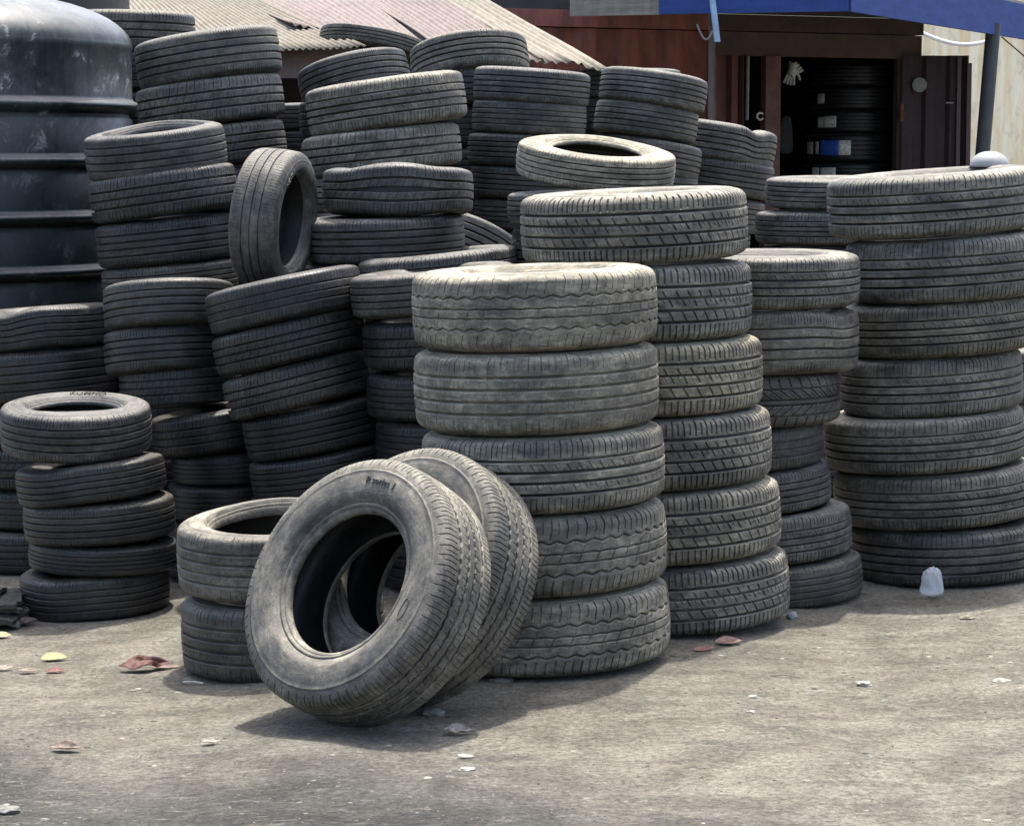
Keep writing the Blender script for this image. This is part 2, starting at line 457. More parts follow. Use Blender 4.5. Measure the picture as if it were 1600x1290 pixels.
N_T = 0
GROUP = 'used tyres piled in the yard'
def tyre(center, R, W, rot, label, pat='rib', dust=.5, warm=.5, dentk=None, group=GROUP, spin=None):
    """one tyre: Empty at its centre > tread, two sidewalls (> bead), inner liner"""
    global N_T
    N_T += 1
    s = proto(dentk, pat, True)
    root = empty('tyre', center)
    if spin is None: spin = 0.0 if dentk else random.uniform(0, 6.28)
    root.rotation_mode = 'QUATERNION'
    root.rotation_quaternion = (rot @ Matrix.Rotation(spin, 3, 'Z')).to_quaternion()
    root.scale = (R / R0, R / R0, W / W0)
    tag(root, label, 'tyre', group)
    seed = random.random()
    parts = []
    def mk(name, me, par):
        o = bpy.data.objects.new(name, me); C.objects.link(o); o.parent = par
        o['dust'] = float(dust); o['warm'] = float(warm); o['seed'] = seed
        return o
    mk('tread', s['tread'], root)
    sws = {}
    for q in (1, -1):
        sws[q] = mk('sidewall', s['sw', q], root)
        mk('bead', s['bd', q], sws[q])
    mk('inner_liner', s['ln'], root)['dust'] = float(dust) * .12  # less dust inside, with the shade of the hole put into the colour
    return root, sws, seed

ORD = ['topmost', 'second', 'third', 'fourth', 'fifth', 'sixth', 'seventh', 'eighth', 'ninth', 'tenth', 'eleventh', 'twelfth']
LOOK = {'rib': 'ribbed', 'ribfine': 'fine ribbed', 'rib3': 'three-groove', 'worn': 'worn', 'zig': 'zigzag grooved', 'zigworn': 'worn zigzag grooved',
        'block': 'slant blocked', 'chev': 'chevron treaded', 'asym': 'straight grooved', 'lean': 'finely slit', 'slick': 'nearly bald'}

def stack(where, Yc, rows, R=None, dust=.5, warm=.5, fill=True, fillW=.19, dx=0.0, snap=False):
    """rows: dicts xl,xr (or cx), t, b (band edges at the middle column, photo pixels), roll, pit, pat..."""
    last = None
    n = 0
    for i, q in enumerate(rows):
        Y = q.get('Y', Yc)
        mid = (q['t'] + q['b']) / 2
        r = q.get('R', R)
        ax = Y * math.cos(PITCH) + (CAM_H - at(800, mid, Y).z) * math.sin(PITCH)
        if 'xl' in q and 'xr' in q:
            cx = (q['xl'] + q['xr']) / 2; r = (q['xr'] - q['xl']) / 2 / F * ax * 0.998
        elif 'xl' in q: cx = q['xl'] + r / ax * F
        elif 'xr' in q: cx = q['xr'] - r / ax * F
        else: cx = q['cx']
        pit = R_(q.get('pit', 0)); roll = R_(q.get('roll', 2))
        fz = at(cx, mid, Y - r).z
        c = at(cx, mid, Y); c.z = fz + r * math.sin(pit)
        W = (q['b'] - q['t']) / F * (Y - r) * q.get('k', 1.0)
        rot = Matrix.Rotation(-roll, 3, 'Y') @ Matrix.Rotation(pit, 3, 'X')
        d = q.get('dust', dust)
        d = d * random.uniform(.86, 1.10)
        d_eff = d if d > .55 else d * (d / .55) ** .32
        shade = 'dusty grey' if d > .45 else ('dark grey' if d > .25 else 'black')
        pat = q.get('pat', 'rib')
        look = q.get('look', f"{shade} {LOOK[pat]} tyre")
        lab = f"{look}, {ORD[i]} {where}"
        o = tyre(c, r, W, rot, lab, pat, d_eff, min(1, max(0, q.get('warm', warm) + random.uniform(-.2, .3))), q.get('dent'))
        q['obj'] = o
        last = (c, r, W, roll); n = i + 1
    if fill:
        c, r, W, roll = last
        z = c.z - W / 2
        k = 0
        while True:
            gz = ground_z(c.x)
            gap = z - gz
            if gap < 0.10: break
            m = max(1, round(gap / fillW)); w = gap / m
            if w > .26: w = gap / (m + 1)
            x = c.x + random.uniform(-.02, .02); y = c.y + random.uniform(-.02, .02)
            pat = random.choice(['rib', 'worn', 'rib3', 'ribfine'])
            lab = f"{'dusty grey' if dust > .45 else 'dark'} tyre, {ORD[min(n, 11)]} {where}"
            tyre(Vector((x, y, z - w / 2)), r, w * .99, Matrix.Rotation(-math.atan(SLOPE), 3, 'Y'), lab, pat, dust * .8, warm)
            z -= w; n += 1; k += 1
            if n > 11: break
    else:
        c, r, W, roll = last
        print('STACK %-50s bottom gap %.3f' % (where[:50], c.z - W / 2 - ground_z(c.x)))

D = dict
# ---- front centre stack
stack('of the big front stack behind the leaning tyres', 7.46, [
    D(xl=643, xr=1027, t=427, b=553, roll=2.0, pit=0, pat='zigworn', dust=.85, warm=.8),
    D(xl=646, xr=1030, t=553, b=685, roll=2.2, pat='worn', dust=.78, warm=.75),
    D(xr=1039, t=685, b=809, roll=2.5, pat='asym', dust=.75),
    D(xr=1042, t=809, b=941, roll=3, pat='zig', dust=.75),
    D(xr=1047, t=941, b=1066, roll=3, pat='zig', dust=.72)], R=.366, fill=False)
# ---- dusty stack right of it
stack('of the dusty stack just right of the front stack', 8.06, [
    D(xl=812, xr=1168, t=303, b=416, roll=2.6, pit=0.8, pat='block', dust=.85, warm=.8),
    D(xr=1175, t=416, b=538, roll=1, pat='block', dust=.7, R=.36),
    D(xr=1191, t=538, b=656, roll=1.5, pat='block', dust=.8, warm=.8, R=.36),
    D(xr=1205, t=656, b=773, roll=2.5, pat='block', dust=.75, R=.36),
    D(xr=1219, t=773, b=890, roll=3.5, pat='block', dust=.75, R=.36),
    D(xr=1233, t=890, b=1000, roll=4, pat='block', dust=.68, R=.36)], fill=False)
# ---- narrow stack
stack('of narrow stack between two wide right-hand stacks', 8.55, [
    D(xr=1343, t=402, b=487, roll=0.3, pit=1, pat='asym', dust=.6, R=.30),
    D(xr=1341, t=487, b=589, roll=0, pat='ribfine', dust=.55, dent='sagr', R=.30),
    D(xr=1313, t=589, b=672, roll=1, pat='chev', dust=.4, R=.29),
    D(xr=1287, t=672, b=742, roll=4, pat='slick', dust=.35, R=.27),
    D(xr=1298, t=742, b=810, roll=5, pat='rib', dust=.45, R=.27),
    D(xr=1330, t=810, b=888, roll=5, pat='asym', dust=.5, R=.28),
    D(xr=1347, t=888, b=958, roll=5, pat='worn', dust=.35, R=.28)], warm=.4, fill=False)
# ---- right stack
stack('of wide right-edge stack behind the plastic bag', 8.92, [
    D(xl=1293, t=272, b=372, roll=4.2, pit=1, pat='asym', dust=.66, R=.375),
    D(xl=1322, t=372, b=474, roll=4.0, pat='asym', dust=.6, R=.36),
    D(xl=1318, t=474, b=560, roll=4.5, pat='asym', dust=.55, warm=.7, R=.35),
    D(xl=1312, xr=1597, t=560, b=655, roll=4.2, pat='asym', dust=.6),
    D(xl=1287, xr=1600, t=655, b=744, roll=4.2, pat='asym', dust=.6, warm=.65),
    D(xl=1303, t=744, b=832, roll=4.2, pat='asym', dust=.55, R=.365),
    D(xl=1324, t=832, b=922, roll=3.0, pat='rib', dust=.45, R=.365)], fill=False)
# ---- behind it at the right border
stack('of the half hidden stack at the right picture border', 9.9, [
    D(xl=1586, t=548, b=600, roll=3, pat='rib', dust=.5, R=.31),
    D(xl=1588, t=600, b=662, roll=3, pat='asym', dust=.5, R=.31)], dust=.45)
# ---- left front stack
A_rows = [
    D(xl=2, xr=237, t=652, b=730, roll=-.6, pit=5.5, pat='rib', dust=.34, dent='pinch'),
    D(xl=25, xr=260, t=730, b=792, roll=6, pit=-1, pat='ribfine', dust=.17, dent='slight'),
    D(xl=38, xr=274, t=792, b=858, roll=3, pat='ribfine', dust=.2),
    D(xl=46, xr=278, t=858, b=905, roll=-1, pat='worn', dust=.12),
    D(xl=32, xr=266, t=905, b=976, roll=2.5, pat='worn', dust=.14, dent='slight')]
stack('of the short stack at the left front', 8.72, A_rows, warm=.3, fill=False)
# ---- two tyre stack
B_rows = [D(xl=278, t=836, b=952, roll=1.5, pit=2.0, pat='worn', dust=.62, R=.315, dent='openlow'),
          D(xl=284, t=952, b=1076, roll=1.5, pat='worn', dust=.36, R=.315)]
stack('of the two-tyre stack left of the leaning tyres', 7.62, B_rows, warm=.45, fill=False)
# ---- black leaning pile in the centre left
stack('of the tilting black stack below the upright tyre', 9.0, [
    D(xl=322, xr=570, t=432, b=503, roll=12, pit=-4, pat='slick', dust=.2),
    D(xl=332, xr=574, t=503, b=570, roll=13, pit=-3, pat='rib3', dust=.16),
    D(xl=349, xr=582, t=570, b=640, roll=14, pit=-3, pat='rib3', dust=.24, warm=.5),
    D(xl=380, xr=606, t=640, b=714, roll=11, pit=-1, pat='rib', dust=.1),
    D(xl=390, xr=618, t=714, b=778, roll=10, pat='rib', dust=.1),
    D(xl=392, xr=618, t=778, b=840, roll=6, pat='rib', dust=.08)], warm=.3, dust=.08)
# ---- small dark stack left of it
stack('of the small black stack left of the tilting stack', 9.35, [
    D(xl=162, xr=368, t=432, b=507, roll=3, pit=-9, pat='ribfine', dust=.28),
    D(xl=163, xr=366, t=507, b=580, roll=4, pit=-7, pat='rib', dust=.2),
    D(xl=187, xr=378, t=574, b=636, roll=4, pit=-3, pat='rib3', dust=.16),
    D(xl=236, xr=440, t=646, b=712, roll=9, pit=0, pat='rib3', dust=.13),
    D(xl=268, xr=455, t=712, b=762, roll=3, pat='worn', dust=.08),
    D(xl=262, xr=455, t=762, b=822, roll=1, pat='worn', dust=.06)], warm=.3, dust=.05)
# ---- far left black stack
stack('of the black stack at the far left, before the tank', 9.75, [
    D(xr=181, t=482, b=549, roll=4, pit=-2, pat='ribfine', dust=.2, R=.285, dent='left'),
    D(xr=184, t=549, b=632, roll=5, pit=-2, pat='ribfine', dust=.14, R=.285)], warm=.25, dust=.06, fillW=.17)
# ---- stack with open top beside the tank
stack('of the leaning stack just right of the water tank', 10.0, [
    D(xl=133, xr=354, t=208, b=282, roll=6, pit=4, pat='ribfine', dust=.4, dent='openlow'),
    D(xl=140, xr=372, t=268, b=340, roll=8, pit=0, pat='rib3', dust=.26),
    D(xl=151, xr=366, t=344, b=416, roll=6, pit=0, pat='rib', dust=.2),
    D(xl=160, xr=372, t=416, b=470, roll=5, pit=0, pat='rib', dust=.3)], warm=.35, dust=.06)
# ---- high stack behind it
stack('of the high rear stack next to the water tank', 10.9, [
    D(xl=212, xr=439, t=47, b=124, roll=8.5, pit=-1, pat='ribfine', dust=.46),
    D(xl=214, xr=444, t=123, b=194, roll=7.5, pit=0, pat='rib3', dust=.46),
    D(xl=218, xr=448, t=198, b=262, roll=8, pit=0, pat='rib3', dust=.4)], warm=.4, dust=.2)
stack('seen over the high rear stack, touching the tank', 12.2, [
    D(xr=305, t=14, b=78, roll=-1, pit=0, pat='rib3', dust=.4, R=.31)], warm=.2, dust=.2)
# ---- between
stack('in the gap left of the middle rear stack', 12.0, [
    D(xl=432, t=160, b=203, roll=0, pat='ribfine', dust=.32, R=.29),
    D(xl=432, t=203, b=250, roll=0, pat='ribfine', dust=.2, R=.29)], warm=.2, dust=.15)
# ---- middle rear stack
stack('of the middle rear stack behind the buckled tyre', 10.6, [
    D(xl=478, xr=729, t=121, b=200, roll=8, pit=0, pat='asym', dust=.75, warm=.7),
    D(xl=473, xr=722, t=201, b=270, roll=6, pit=0, pat='rib3', dust=.62, warm=.7),
    D(xl=480, xr=724, t=270, b=330, roll=4, pat='rib', dust=.5)], warm=.5, dust=.3)
stack('tipped behind the middle rear stack', 11.6, [
    D(xl=466, xr=642, t=78, b=138, roll=13, pit=-9, pat='ribfine', dust=.32)], warm=.2, dust=.2)
stack('tilted alone between two rear stacks', 12.1, [
    D(xl=641, xr=827, t=42, b=104, roll=7, pit=-13, pat='rib', dust=.6),
    D(xl=650, xr=826, t=104, b=165, roll=0, pit=0, pat='rib', dust=.25)], warm=.4, dust=.2)
# ---- buckled tyre stack
stack('of centre stack behind the big front stack', 9.55, [
    D(xl=503, xr=740, t=258, b=332, roll=0, pit=-3, pat='rib3', dust=.36, dent='wave', look='buckled dark tyre'),
    D(xl=476, xr=727, t=342, b=416, roll=2.2, pit=1, pat='rib', dust=.34)], warm=.3, dust=.1)
stack('leaning against the stack under the buckled tyre', 10.3, [
    D(xl=622, xr=816, t=326, b=398, roll=-20, pit=-20, pat='ribfine', dust=.42)], warm=.3, dust=.15)
# ---- dark stack left of front stack
stack('of dark stack squeezed behind the front stack', 8.85, [
    D(xl=547, xr=808, t=425, b=495, roll=5.5, pit=0, pat='ribfine', dust=.3),
    D(xl=567, t=502, b=578, roll=5, pit=0, pat='rib3', dust=.14, R=.29),
    D(xl=572, t=590, b=662, roll=1.5, pit=0, pat='worn', dust=.12, R=.28),
    D(xl=587, t=664, b=736, roll=1, pit=0, pat='worn', dust=.08, R=.28)], warm=.3, dust=.06)
stack('peeking out above the dark squeezed stack', 9.3, [
    D(xl=560, xr=812, t=398, b=470, roll=6, pit=0, pat='asym', dust=.4)], warm=.3, dust=.08, fill=False)
# ---- mid right rear
stack('of the level rear stack below the shed roof edge', 11.6, [
    D(xl=739, xr=922, t=106, b=162, roll=-4, pit=0, pat='rib', dust=.42),
    D(xl=737, xr=917, t=157, b=211, roll=-3, pit=0, pat='worn', dust=.34),
    D(xl=730, xr=910, t=209, b=261, roll=-2, pit=0, pat='rib', dust=.26),
    D(xl=733, xr=912, t=261, b=313, roll=-3, pit=0, pat='rib', dust=.26),
    D(xl=740, xr=918, t=313, b=362, roll=-2, pit=0, pat='rib', dust=.3)], warm=.25, dust=.2)
stack('of the pale open stack behind the dusty stack', 9.35, [
    D(xl=806, xr=1056, t=245, b=303, roll=-5.5, pit=7.6, pat='rib', dust=.95, warm=.75, dent='open', look='pale tyre with open hole'),
    D(xl=792, t=300, b=352, roll=1, pat='rib', dust=.4, R=.3)], warm=.4, dust=.3)
stack('of right-leaning rear stack before red container', 12.2, [
    D(xl=936, xr=1105, t=108, b=163, roll=-8, pit=-3, pat='rib', dust=.52),
    D(xl=928, xr=1091, t=160, b=214, roll=-8, pit=-2, pat='ribfine', dust=.48),
    D(xl=930, xr=1096, t=216, b=272, roll=-9, pit=-2, pat='rib', dust=.46),
    D(xl=930, xr=1090, t=270, b=326, roll=-4, pat='rib', dust=.4)], warm=.3, dust=.25)
stack('half hidden behind the right-leaning rear stack', 14.6, [
    D(xl=903, t=106, b=152, roll=0, pat='rib', dust=.4, R=.3),
    D(xl=905, t=152, b=206, roll=0, pat='rib', dust=.3, R=.3)], warm=.3, dust=.2)
stack('of the sagging stack beside the container doorway', 12.85, [
    D(xl=1032, xr=1213, t=190, b=252, roll=-9, pit=-3, pat='rib', dust=.56, dent='right'),
    D(xl=1028, xr=1209, t=247, b=304, roll=-8, pit=0, pat='rib', dust=.4),
    D(xl=1020, xr=1194, t=305, b=358, roll=-8, pit=0, pat='rib', dust=.42),
    D(xl=1006, xr=1172, t=358, b=412, roll=-4, pit=0, pat='rib', dust=.4)], warm=.35, dust=.3)
stack('of level stack in front of container doorway', 11.2, [
    D(xl=1196, t=281, b=330, roll=0, pit=1.5, pat='rib', dust=.5, R=.31),
    D(xl=1180, t=332, b=385, roll=0, pit=0, pat='asym', dust=.4, R=.31),
    D(xl=1186, t=389, b=440, roll=0, pit=0, pat='rib', dust=.35, R=.31)], warm=.2, dust=.3)
stack('whose tread shows below the doorway stickers', 14.5, [
    D(xl=1296, xr=1384, t=276, b=330, roll=0, pit=-3, pat='rib', dust=.55)], warm=.4, dust=.3)
# tyre lying on the shed roof
p = at(581, 52, 14.2)
stack('lying on the edge of the shed roof', 14.2, [
    D(xl=498, xr=666, t=38, b=68, roll=-9, pit=-8, pat='rib3', dust=.55, look='grey narrow tyre')], warm=.4, fill=False)

# ---- tyres standing or leaning on edge
def axis_rot(n, up=Vector((0, 0, 1))):
    z = n.normalized(); y = (up - z * up.dot(z)).normalized(); x = y.cross(z)
    return Matrix((x, y, z)).transposed()
def cam_dir(a, b, c):
    return Vector((1, 0, 0)) * a + UP * b - FW * c

def sidewall_text(sw, seed, dust, txt, size, rad, ang, side=1, name='lettering', lift=.0012):
    cu = bpy.data.curves.new(name, 'FONT'); cu.body = txt; cu.size = size; cu.extrude = 0.0012; cu.align_x = 'CENTER'; cu.offset = size * 0.004
    tmp = bpy.data.objects.new('tmp', cu); C.objects.link(tmp)
    dg = bpy.context.evaluated_depsgraph_get()
    me = bpy.data.meshes.new_from_object(tmp.evaluated_get(dg))
    bpy.data.objects.remove(tmp)
    bm = bmesh.new(); bm.from_mesh(me)
    for _ in range(1):
        bmesh.ops.subdivide_edges(bm, edges=[e for e in bm.edges if e.calc_length() > size * .25], cuts=2)
    for v in bm.verts:
        a = ang - v.co.x / rad; r = rad + v.co.y
        v.co = Vector((r * math.cos(a), r * math.sin(a), side * (sw_z(r) + lift + v.co.z)))
    bm.to_mesh(me); bm.free()
    me.materials.clear(); me.materials.append(TY); me.name = name
    o = bpy.data.objects.new(name, me); C.objects.link(o); o.parent = sw
    o['dust'] = dust; o['warm'] = .4; o['seed'] = seed
    return o

def standing(center, R, W, n, label, pat, dust, warm, spin=0.0, dentk=None):
    return tyre(center, R, W, axis_rot(n), label, pat, dust, warm, dentk, spin=spin)

nA = cam_dir(-.585, .405, .703).normalized()
RA, WA = .364, .232
def rest_on_ground(c, R, W, n):
    h = R * math.sqrt(max(0, 1 - n.z ** 2)) * .985 + W * .40 * abs(n.z)
    c = c.copy(); c.z = ground_z(c.x) + h - 0.012
    return c
cA = rest_on_ground(at(572, 925, 6.75), RA, WA, nA)
o, s, sd = standing(cA, RA, WA, nA, 'foremost dusty grey tyre leaning on its edge, wide hole facing the yard', 'lean', .60, .5)
sidewall_text(s[1], sd, .12, 'P series 1', .028, .266, R_(84), lift=.0018)
ov = MB()
pts = []
for t in range(25):
    a = 2 * math.pi * t / 24; u = .030 * math.cos(a); v = .010 * math.sin(a)
    r = .262 + v; th = R_(-12) + u / .27
    pts.append((r * math.cos(th), r * math.sin(th), sw_z(r) + .001))
oe = ov.tube(pts, .0012, 5).build('emblem', TY, s[1], True); oe['dust'] = .6; oe['warm'] = .4; oe['seed'] = sd
nB = cam_dir(-.60, .40, .69).normalized()
cB = cA - nA * .236 + Vector((-.005, .07, 0))
cB = rest_on_ground(cB, RA, WA, nB)
standing(cB, RA, WA, nB, 'second leaning tyre, tucked between the foremost tyre and the big front stack', 'lean', .56, .5, 1.3)

nL = cam_dir(.96, -.13, .235).normalized()
cL = at(428, 342, 9.25)
o, s, sd = standing(cL, .258, .185, nL, 'upright grey tyre standing on edge on top of the tilting black stack', 'slick', .46, .4, dentk='low')
sidewall_text(s[1], sd, 1.2, 'NEXEN', .034, .266, R_(128), lift=.0045)
# lettering on the open tyre of the left front stack
o, s, sd = A_rows[0]['obj']
sidewall_text(s[1], sd, .0, 'KUMHO', .046, .240, R_(86), lift=.0022)

print('TYRES', N_T)
for o in C.objects:
    if 'label' in o and len(str(o['label']).split())>16: print('LONG', o['label'])

# ------------------------------------------------------------------ ground
def m_ground():
    k = NT('dusty_yard')
    co = k.coords('Object')
    big = k.noise(k.mapping(co, (1, .55, 1), (3.1, 1.7, 0)), .75, 5, .6, .5)
    mid = k.noise(co, 4.5, 6, .65, .4)
    fine = k.noise(co, 60, 5, .7)
    grain = k.noise(co, 420, 3, .6)
    sx = k.node('ShaderNodeSeparateXYZ'); k.link(co, sx.inputs[0])
    # oil-greyed ground towards the front left
    d = k.math('ADD', k.math('MULTIPLY', sx.outputs[0], 1.3), k.math('MULTIPLY', sx.outputs[1], 1.5))
    grey = k.ramp(k.math('ADD', d, k.math('MULTIPLY', k.math('SUBTRACT', big, .5), 4.5)), 7.3, 9.3, 1, 0)
    c = k.mix(k.ramp(mid, .35, .68), (.138, .128, .101), (.235, .220, .177))
    g = k.mix(k.ramp(mid, .35, .68), (.027, .0282, .0275), (.047, .048, .045))
    c = k.mix(k.math('MULTIPLY', grey, .82), c, g)
    # dark streaks raked across the yard
    st = k.ramp(k.noise(k.mapping(co, (1.2, 5.5, 1)), 2.2, 5, .65, .6), .50, .66)
    c = k.mix(k.math('MULTIPLY', st, .38), c, (.075, .070, .062))
    st2 = k.ramp(k.noise(k.mapping(co, (2.5, 9, 1)), 3.0, 6, .7, .8), .56, .68)
    c = k.mix(k.math('MULTIPLY', st2, .45), c, (.30, .275, .225))
    f = k.ramp(fine, .3, .72, .60, 1.36)
    gg = k.ramp(grain, .3, .7, .72, 1.28)
    ff = k.math('MULTIPLY', f, gg)
    vv = k.node('ShaderNodeCombineXYZ')
    for i in range(3): k.link(ff, vv.inputs[i])
    c = k.mix(1.0, c, vv.outputs[0], 'MULTIPLY')
    # tiny pale grit and dark bits
    v = k.node('ShaderNodeTexVoronoi'); v.inputs['Scale'].default_value = 75; k.link(co, v.inputs['Vector'])
    vs = k.node('ShaderNodeSeparateColor'); k.link(v.outputs['Color'], vs.inputs[0])
    pale = k.math('MULTIPLY', k.ramp(v.outputs['Distance'], .18, .32, 1, 0), k.ramp(vs.outputs[0], .955, .97))
    c = k.mix(k.math('MULTIPLY', pale, .7), c, (.30, .285, .245))
    drk = k.math('MULTIPLY', k.ramp(v.outputs['Distance'], .2, .32, 1, 0), k.ramp(vs.outputs[1], .90, .92))
    c = k.mix(k.math('MULTIPLY', drk, .8), c, (.04, .035, .03))
    k.base(c); k.rough(.92); k.b.inputs['Specular IOR Level'].default_value = .25
    h = k.math('ADD', k.math('MULTIPLY', mid, 1.0), k.math('ADD', k.math('MULTIPLY', fine, .35), k.math('MULTIPLY', grain, .09)))
    k.bump(h, 1.0, .06)
    return k.m
xs = np.concatenate([[-200, -60, -20, -8, -4], np.arange(-2.6, 2.8, .03), [4, 8, 20, 60, 200]])
ys = np.concatenate([[-60, -10, 0, 3], np.arange(4.6, 9.6, .035), np.arange(9.7, 14, .3), [17, 22, 30, 60, 250]])
V = []
for x in xs:
    for y in ys:
        z = ground_z(max(-8, min(8, x)))
        if -3 < x < 3 and 4 < y < 14:
            z += .010 * noise.noise((x * 1.5, y * 1.5, 3)) + .004 * noise.noise((x * 6, y * 6, 1)) + .0022 * noise.noise((x * 17, y * 17, 9))
        V.append((x, y, z))
g = link('ground', np_mesh('ground', V, grid_faces(len(xs), len(ys)), True), m_ground())
tag(g, kind='structure')
if g.data.polygons[0].normal.z < 0: g.data.flip_normals()

# grit and crumbs scattered over the yard (uncountable)
def m_litter():
    k = NT('grit')
    at_ = k.node('ShaderNodeAttribute', attribute_type='GEOMETRY', attribute_name='tone')
    k.base(k.mix(at_.outputs['Fac'], (.05, .044, .035), (.27, .255, .21))); k.rough(.9)
    return k.m
V = []; Fc = []; tone = []
for i in range(5200):
    y = 4.9 + 4.4 * random.random() ** .8; x = random.uniform(-1, 1) * (y * .24)
    s = random.choice([.002, .0025, .003, .003, .003, .004, .004, .005, .006, .011]) * random.uniform(.6, 1.2)
    z = ground_z(x) + .010 * noise.noise((x * 1.5, y * 1.5, 3)) + .004 * noise.noise((x * 6, y * 6, 1))
    a0 = random.uniform(0, 6.28); k = 6; b = len(V); el = random.uniform(.45, 1)
    t = random.random(); t = 1.0 if t > .90 else (.0 if t < .15 else random.uniform(.2, .6))
    for h, q in ((-.2, 1.0), (.32, .8), (.5, .3)):
        for j in range(k):
            a = a0 + 2 * math.pi * j / k; rr = s * q * random.uniform(.7, 1.2)
            V.append((x + rr * math.cos(a), y + rr * math.sin(a) * el, z + s * h * (.8 if s < .005 else .35)))
    for lv in range(2):
        for j in range(k):
            Fc.append((b + lv * k + j, b + lv * k + (j + 1) % k, b + (lv + 1) * k + (j + 1) % k, b + (lv + 1) * k + j))
    Fc.append((b + 12, b + 13, b + 14, b + 15)); Fc.append((b + 12, b + 15, b + 16, b + 17))
    tone += [t] * (3 * k)
me = np_mesh('grit', V, Fc, False)
at_ = me.attributes.new('tone', 'FLOAT', 'POINT'); at_.data.foreach_set('value', np.array(tone, dtype=np.float32))
tag(link('grit', me, m_litter()), kind='stuff', label='pale and dark grit crumbs strewn over the yard')

# ------------------------------------------------------------------ leaves and litter
def leaf(px, py, L, Wd, col, label, rot=0.0, curl=.35, cat='leaf', name='dry_leaf', crumple=.0, group=None, lift=-.001, tilt=16):
    p = on_ground(px, py)
    n, m = 27, 13
    V = []
    sd = random.uniform(0, 100)
    for i in range(n):
        u = i / (n - 1)
        w = Wd * (math.sin(math.pi * min(1, u * 1.02 + .0)) ** .75 * (1.15 - .5 * u) + .02)
        for j in range(m):
            v = (j / (m - 1) - .5)
            x = (u - .5) * L + crumple * L * .3 * noise.noise((u * 3, v * 3, sd))
            y = v * w * (1 + .22 * noise.noise((u * 4, round(v + .5) * 3.1, sd))) * (1 - .35 * crumple * abs(v))
            z = curl * w * (abs(v) * 2) ** 2 * .35 + curl * L * .22 * (u - .45) ** 2 * (1 + noise.noise((u * 2, sd, 0))) + crumple * w * (1.0 * noise.noise((u * 3, v * 2.5, sd + 7)) + .5 * abs(noise.noise((u * 5, v * 5, sd + 3))))
            V.append((x, y, z))
    zmin = min(v[2] for v in V)
    V = [(x, y, z - zmin + lift) for x, y, z in V]
    me = np_mesh(name, V, grid_faces(n, m), True, 45)
    k = NT(name + '_mat')
    co = k.coords()
    nn = k.noise(co, 60, 5, .65)
    col = tuple(a * .62 for a in col); c = k.mix(k.ramp(nn, .35, .65), tuple(a * .45 for a in col), col); k.base(c); k.rough(.7)
    k.bump(nn, .5, .002)
    o = link(name, me, k.m)
    so = o.modifiers.new('thick', 'SOLIDIFY'); so.thickness = .0012; so.offset = 1
    o.location = (p.x, p.y, ground_z(p.x) + .001 + math.sin(R_(tilt)) * Wd * .42); o.rotation_euler = (R_(tilt), -math.atan(SLOPE), R_(rot))
    tag(o, label, cat, group)
    return o
leaf(85, 1031, .085, .055, (.55, .50, .18), 'small yellow leaf on the ground left of the red leaf', 10, .4)
leaf(228, 1046, .165, .085, (.16, .040, .030), 'crumpled dark red leaf left of the two-tyre stack', 8, .3, crumple=.32)
leaf(262, 1043, .11, .022, (.32, .19, .15), 'narrow brown leaf stalk behind the crumpled red leaf', 4, .2)
leaf(88, 1050, .07, .03, (.26, .09, .07), 'small reddish leaf just below the yellow leaf', 5, .4, crumple=.1)
leaf(45, 1050, .07, .03, (.40, .30, .22), 'pale brown leaf left of the small reddish leaf', -8, .4, crumple=.15)
leaf(6, 1046, .06, .03, (.42, .34, .25), 'pale curled leaf cut by the left border', 20, .4, crumple=.15)
leaf(4, 995, .06, .045, (.55, .48, .25), 'yellowish leaf at left border beside the short stack', 0, .3)
leaf(36, 975, .10, .06, (.13, .11, .09), 'grey brown dead leaf at the foot of the short stack', 14, .4, crumple=.2)
leaf(104, 1172, .095, .045, (.36, .27, .20), 'curled tan leaf lying alone at the lower left', -16, .8, crumple=.15)
leaf(330, 1160, .055, .03, (.40, .38, .30), 'pale scrap of leaf below the two-tyre stack', 5, .5, crumple=.2)
leaf(715, 1146, .075, .05, (.48, .42, .36), 'pale crumpled leaf in front of the leaning tyres', -10, .5, crumple=.32)
leaf(1138, 1005, .085, .055, (.36, .22, .17), 'pinkish brown leaf at the foot of the dusty stack', 3, .3)
leaf(1100, 1016, .075, .035, (.30, .15, .11), 'darker brown leaf left of the pinkish leaf', 25, .3)
leaf(1512, 968, .06, .03, (.30, .26, .18), 'tan leaf on the ground right of the plastic bag', 0, .5, crumple=.2)
leaf(1565, 1066, .06, .03, (.45, .42, .34), 'pale dry leaf on the ground at the right', 10, .4, crumple=.2)
leaf(728, 1182, .05, .02, (.50, .46, .40), 'flat cream chip in front of the pale crumpled leaf', -25, .1)

def stone(px, py, s, label, col=(.25, .24, .22), sq=.55, name='stone'):
    p = on_ground(px, py); bm = bmesh.new()
    bmesh.ops.create_icosphere(bm, subdivisions=4, radius=s)
    sd = random.uniform(0, 50)
    for v in bm.verts:
        q = v.co.normalized(); k = 1 + .35 * noise.noise(q * 1.6 + Vector((sd, 0, 0))) + .12 * noise.noise(q * 5 + Vector((sd, 3, 0)))
        v.co = Vector((q.x * k * s, q.y * k * s * .8, q.z * k * s * sq))
    me = bpy.data.meshes.new(name); bm.to_mesh(me); bm.free()
    me.polygons.foreach_set('use_smooth', np.ones(len(me.polygons), dtype=bool))
    o = link(name, me, m_plain(name + '_mat', col, .85, .3, 30, bump=.003))
    o.location = (p.x, p.y, ground_z(p.x) + s * sq * .45)
    tag(o, label, 'stone')
stone(676, 1116, .030, 'grey flat stone in the shadow beside the leaning tyre', (.20, .19, .17), .4)
stone(1237, 965, .018, 'small grey stone touching the dusty stack', (.24, .24, .23), .8)
stone(785, 1066, .035, 'flat grey stone at the foot of the front stack', (.15, .14, .12), .3)
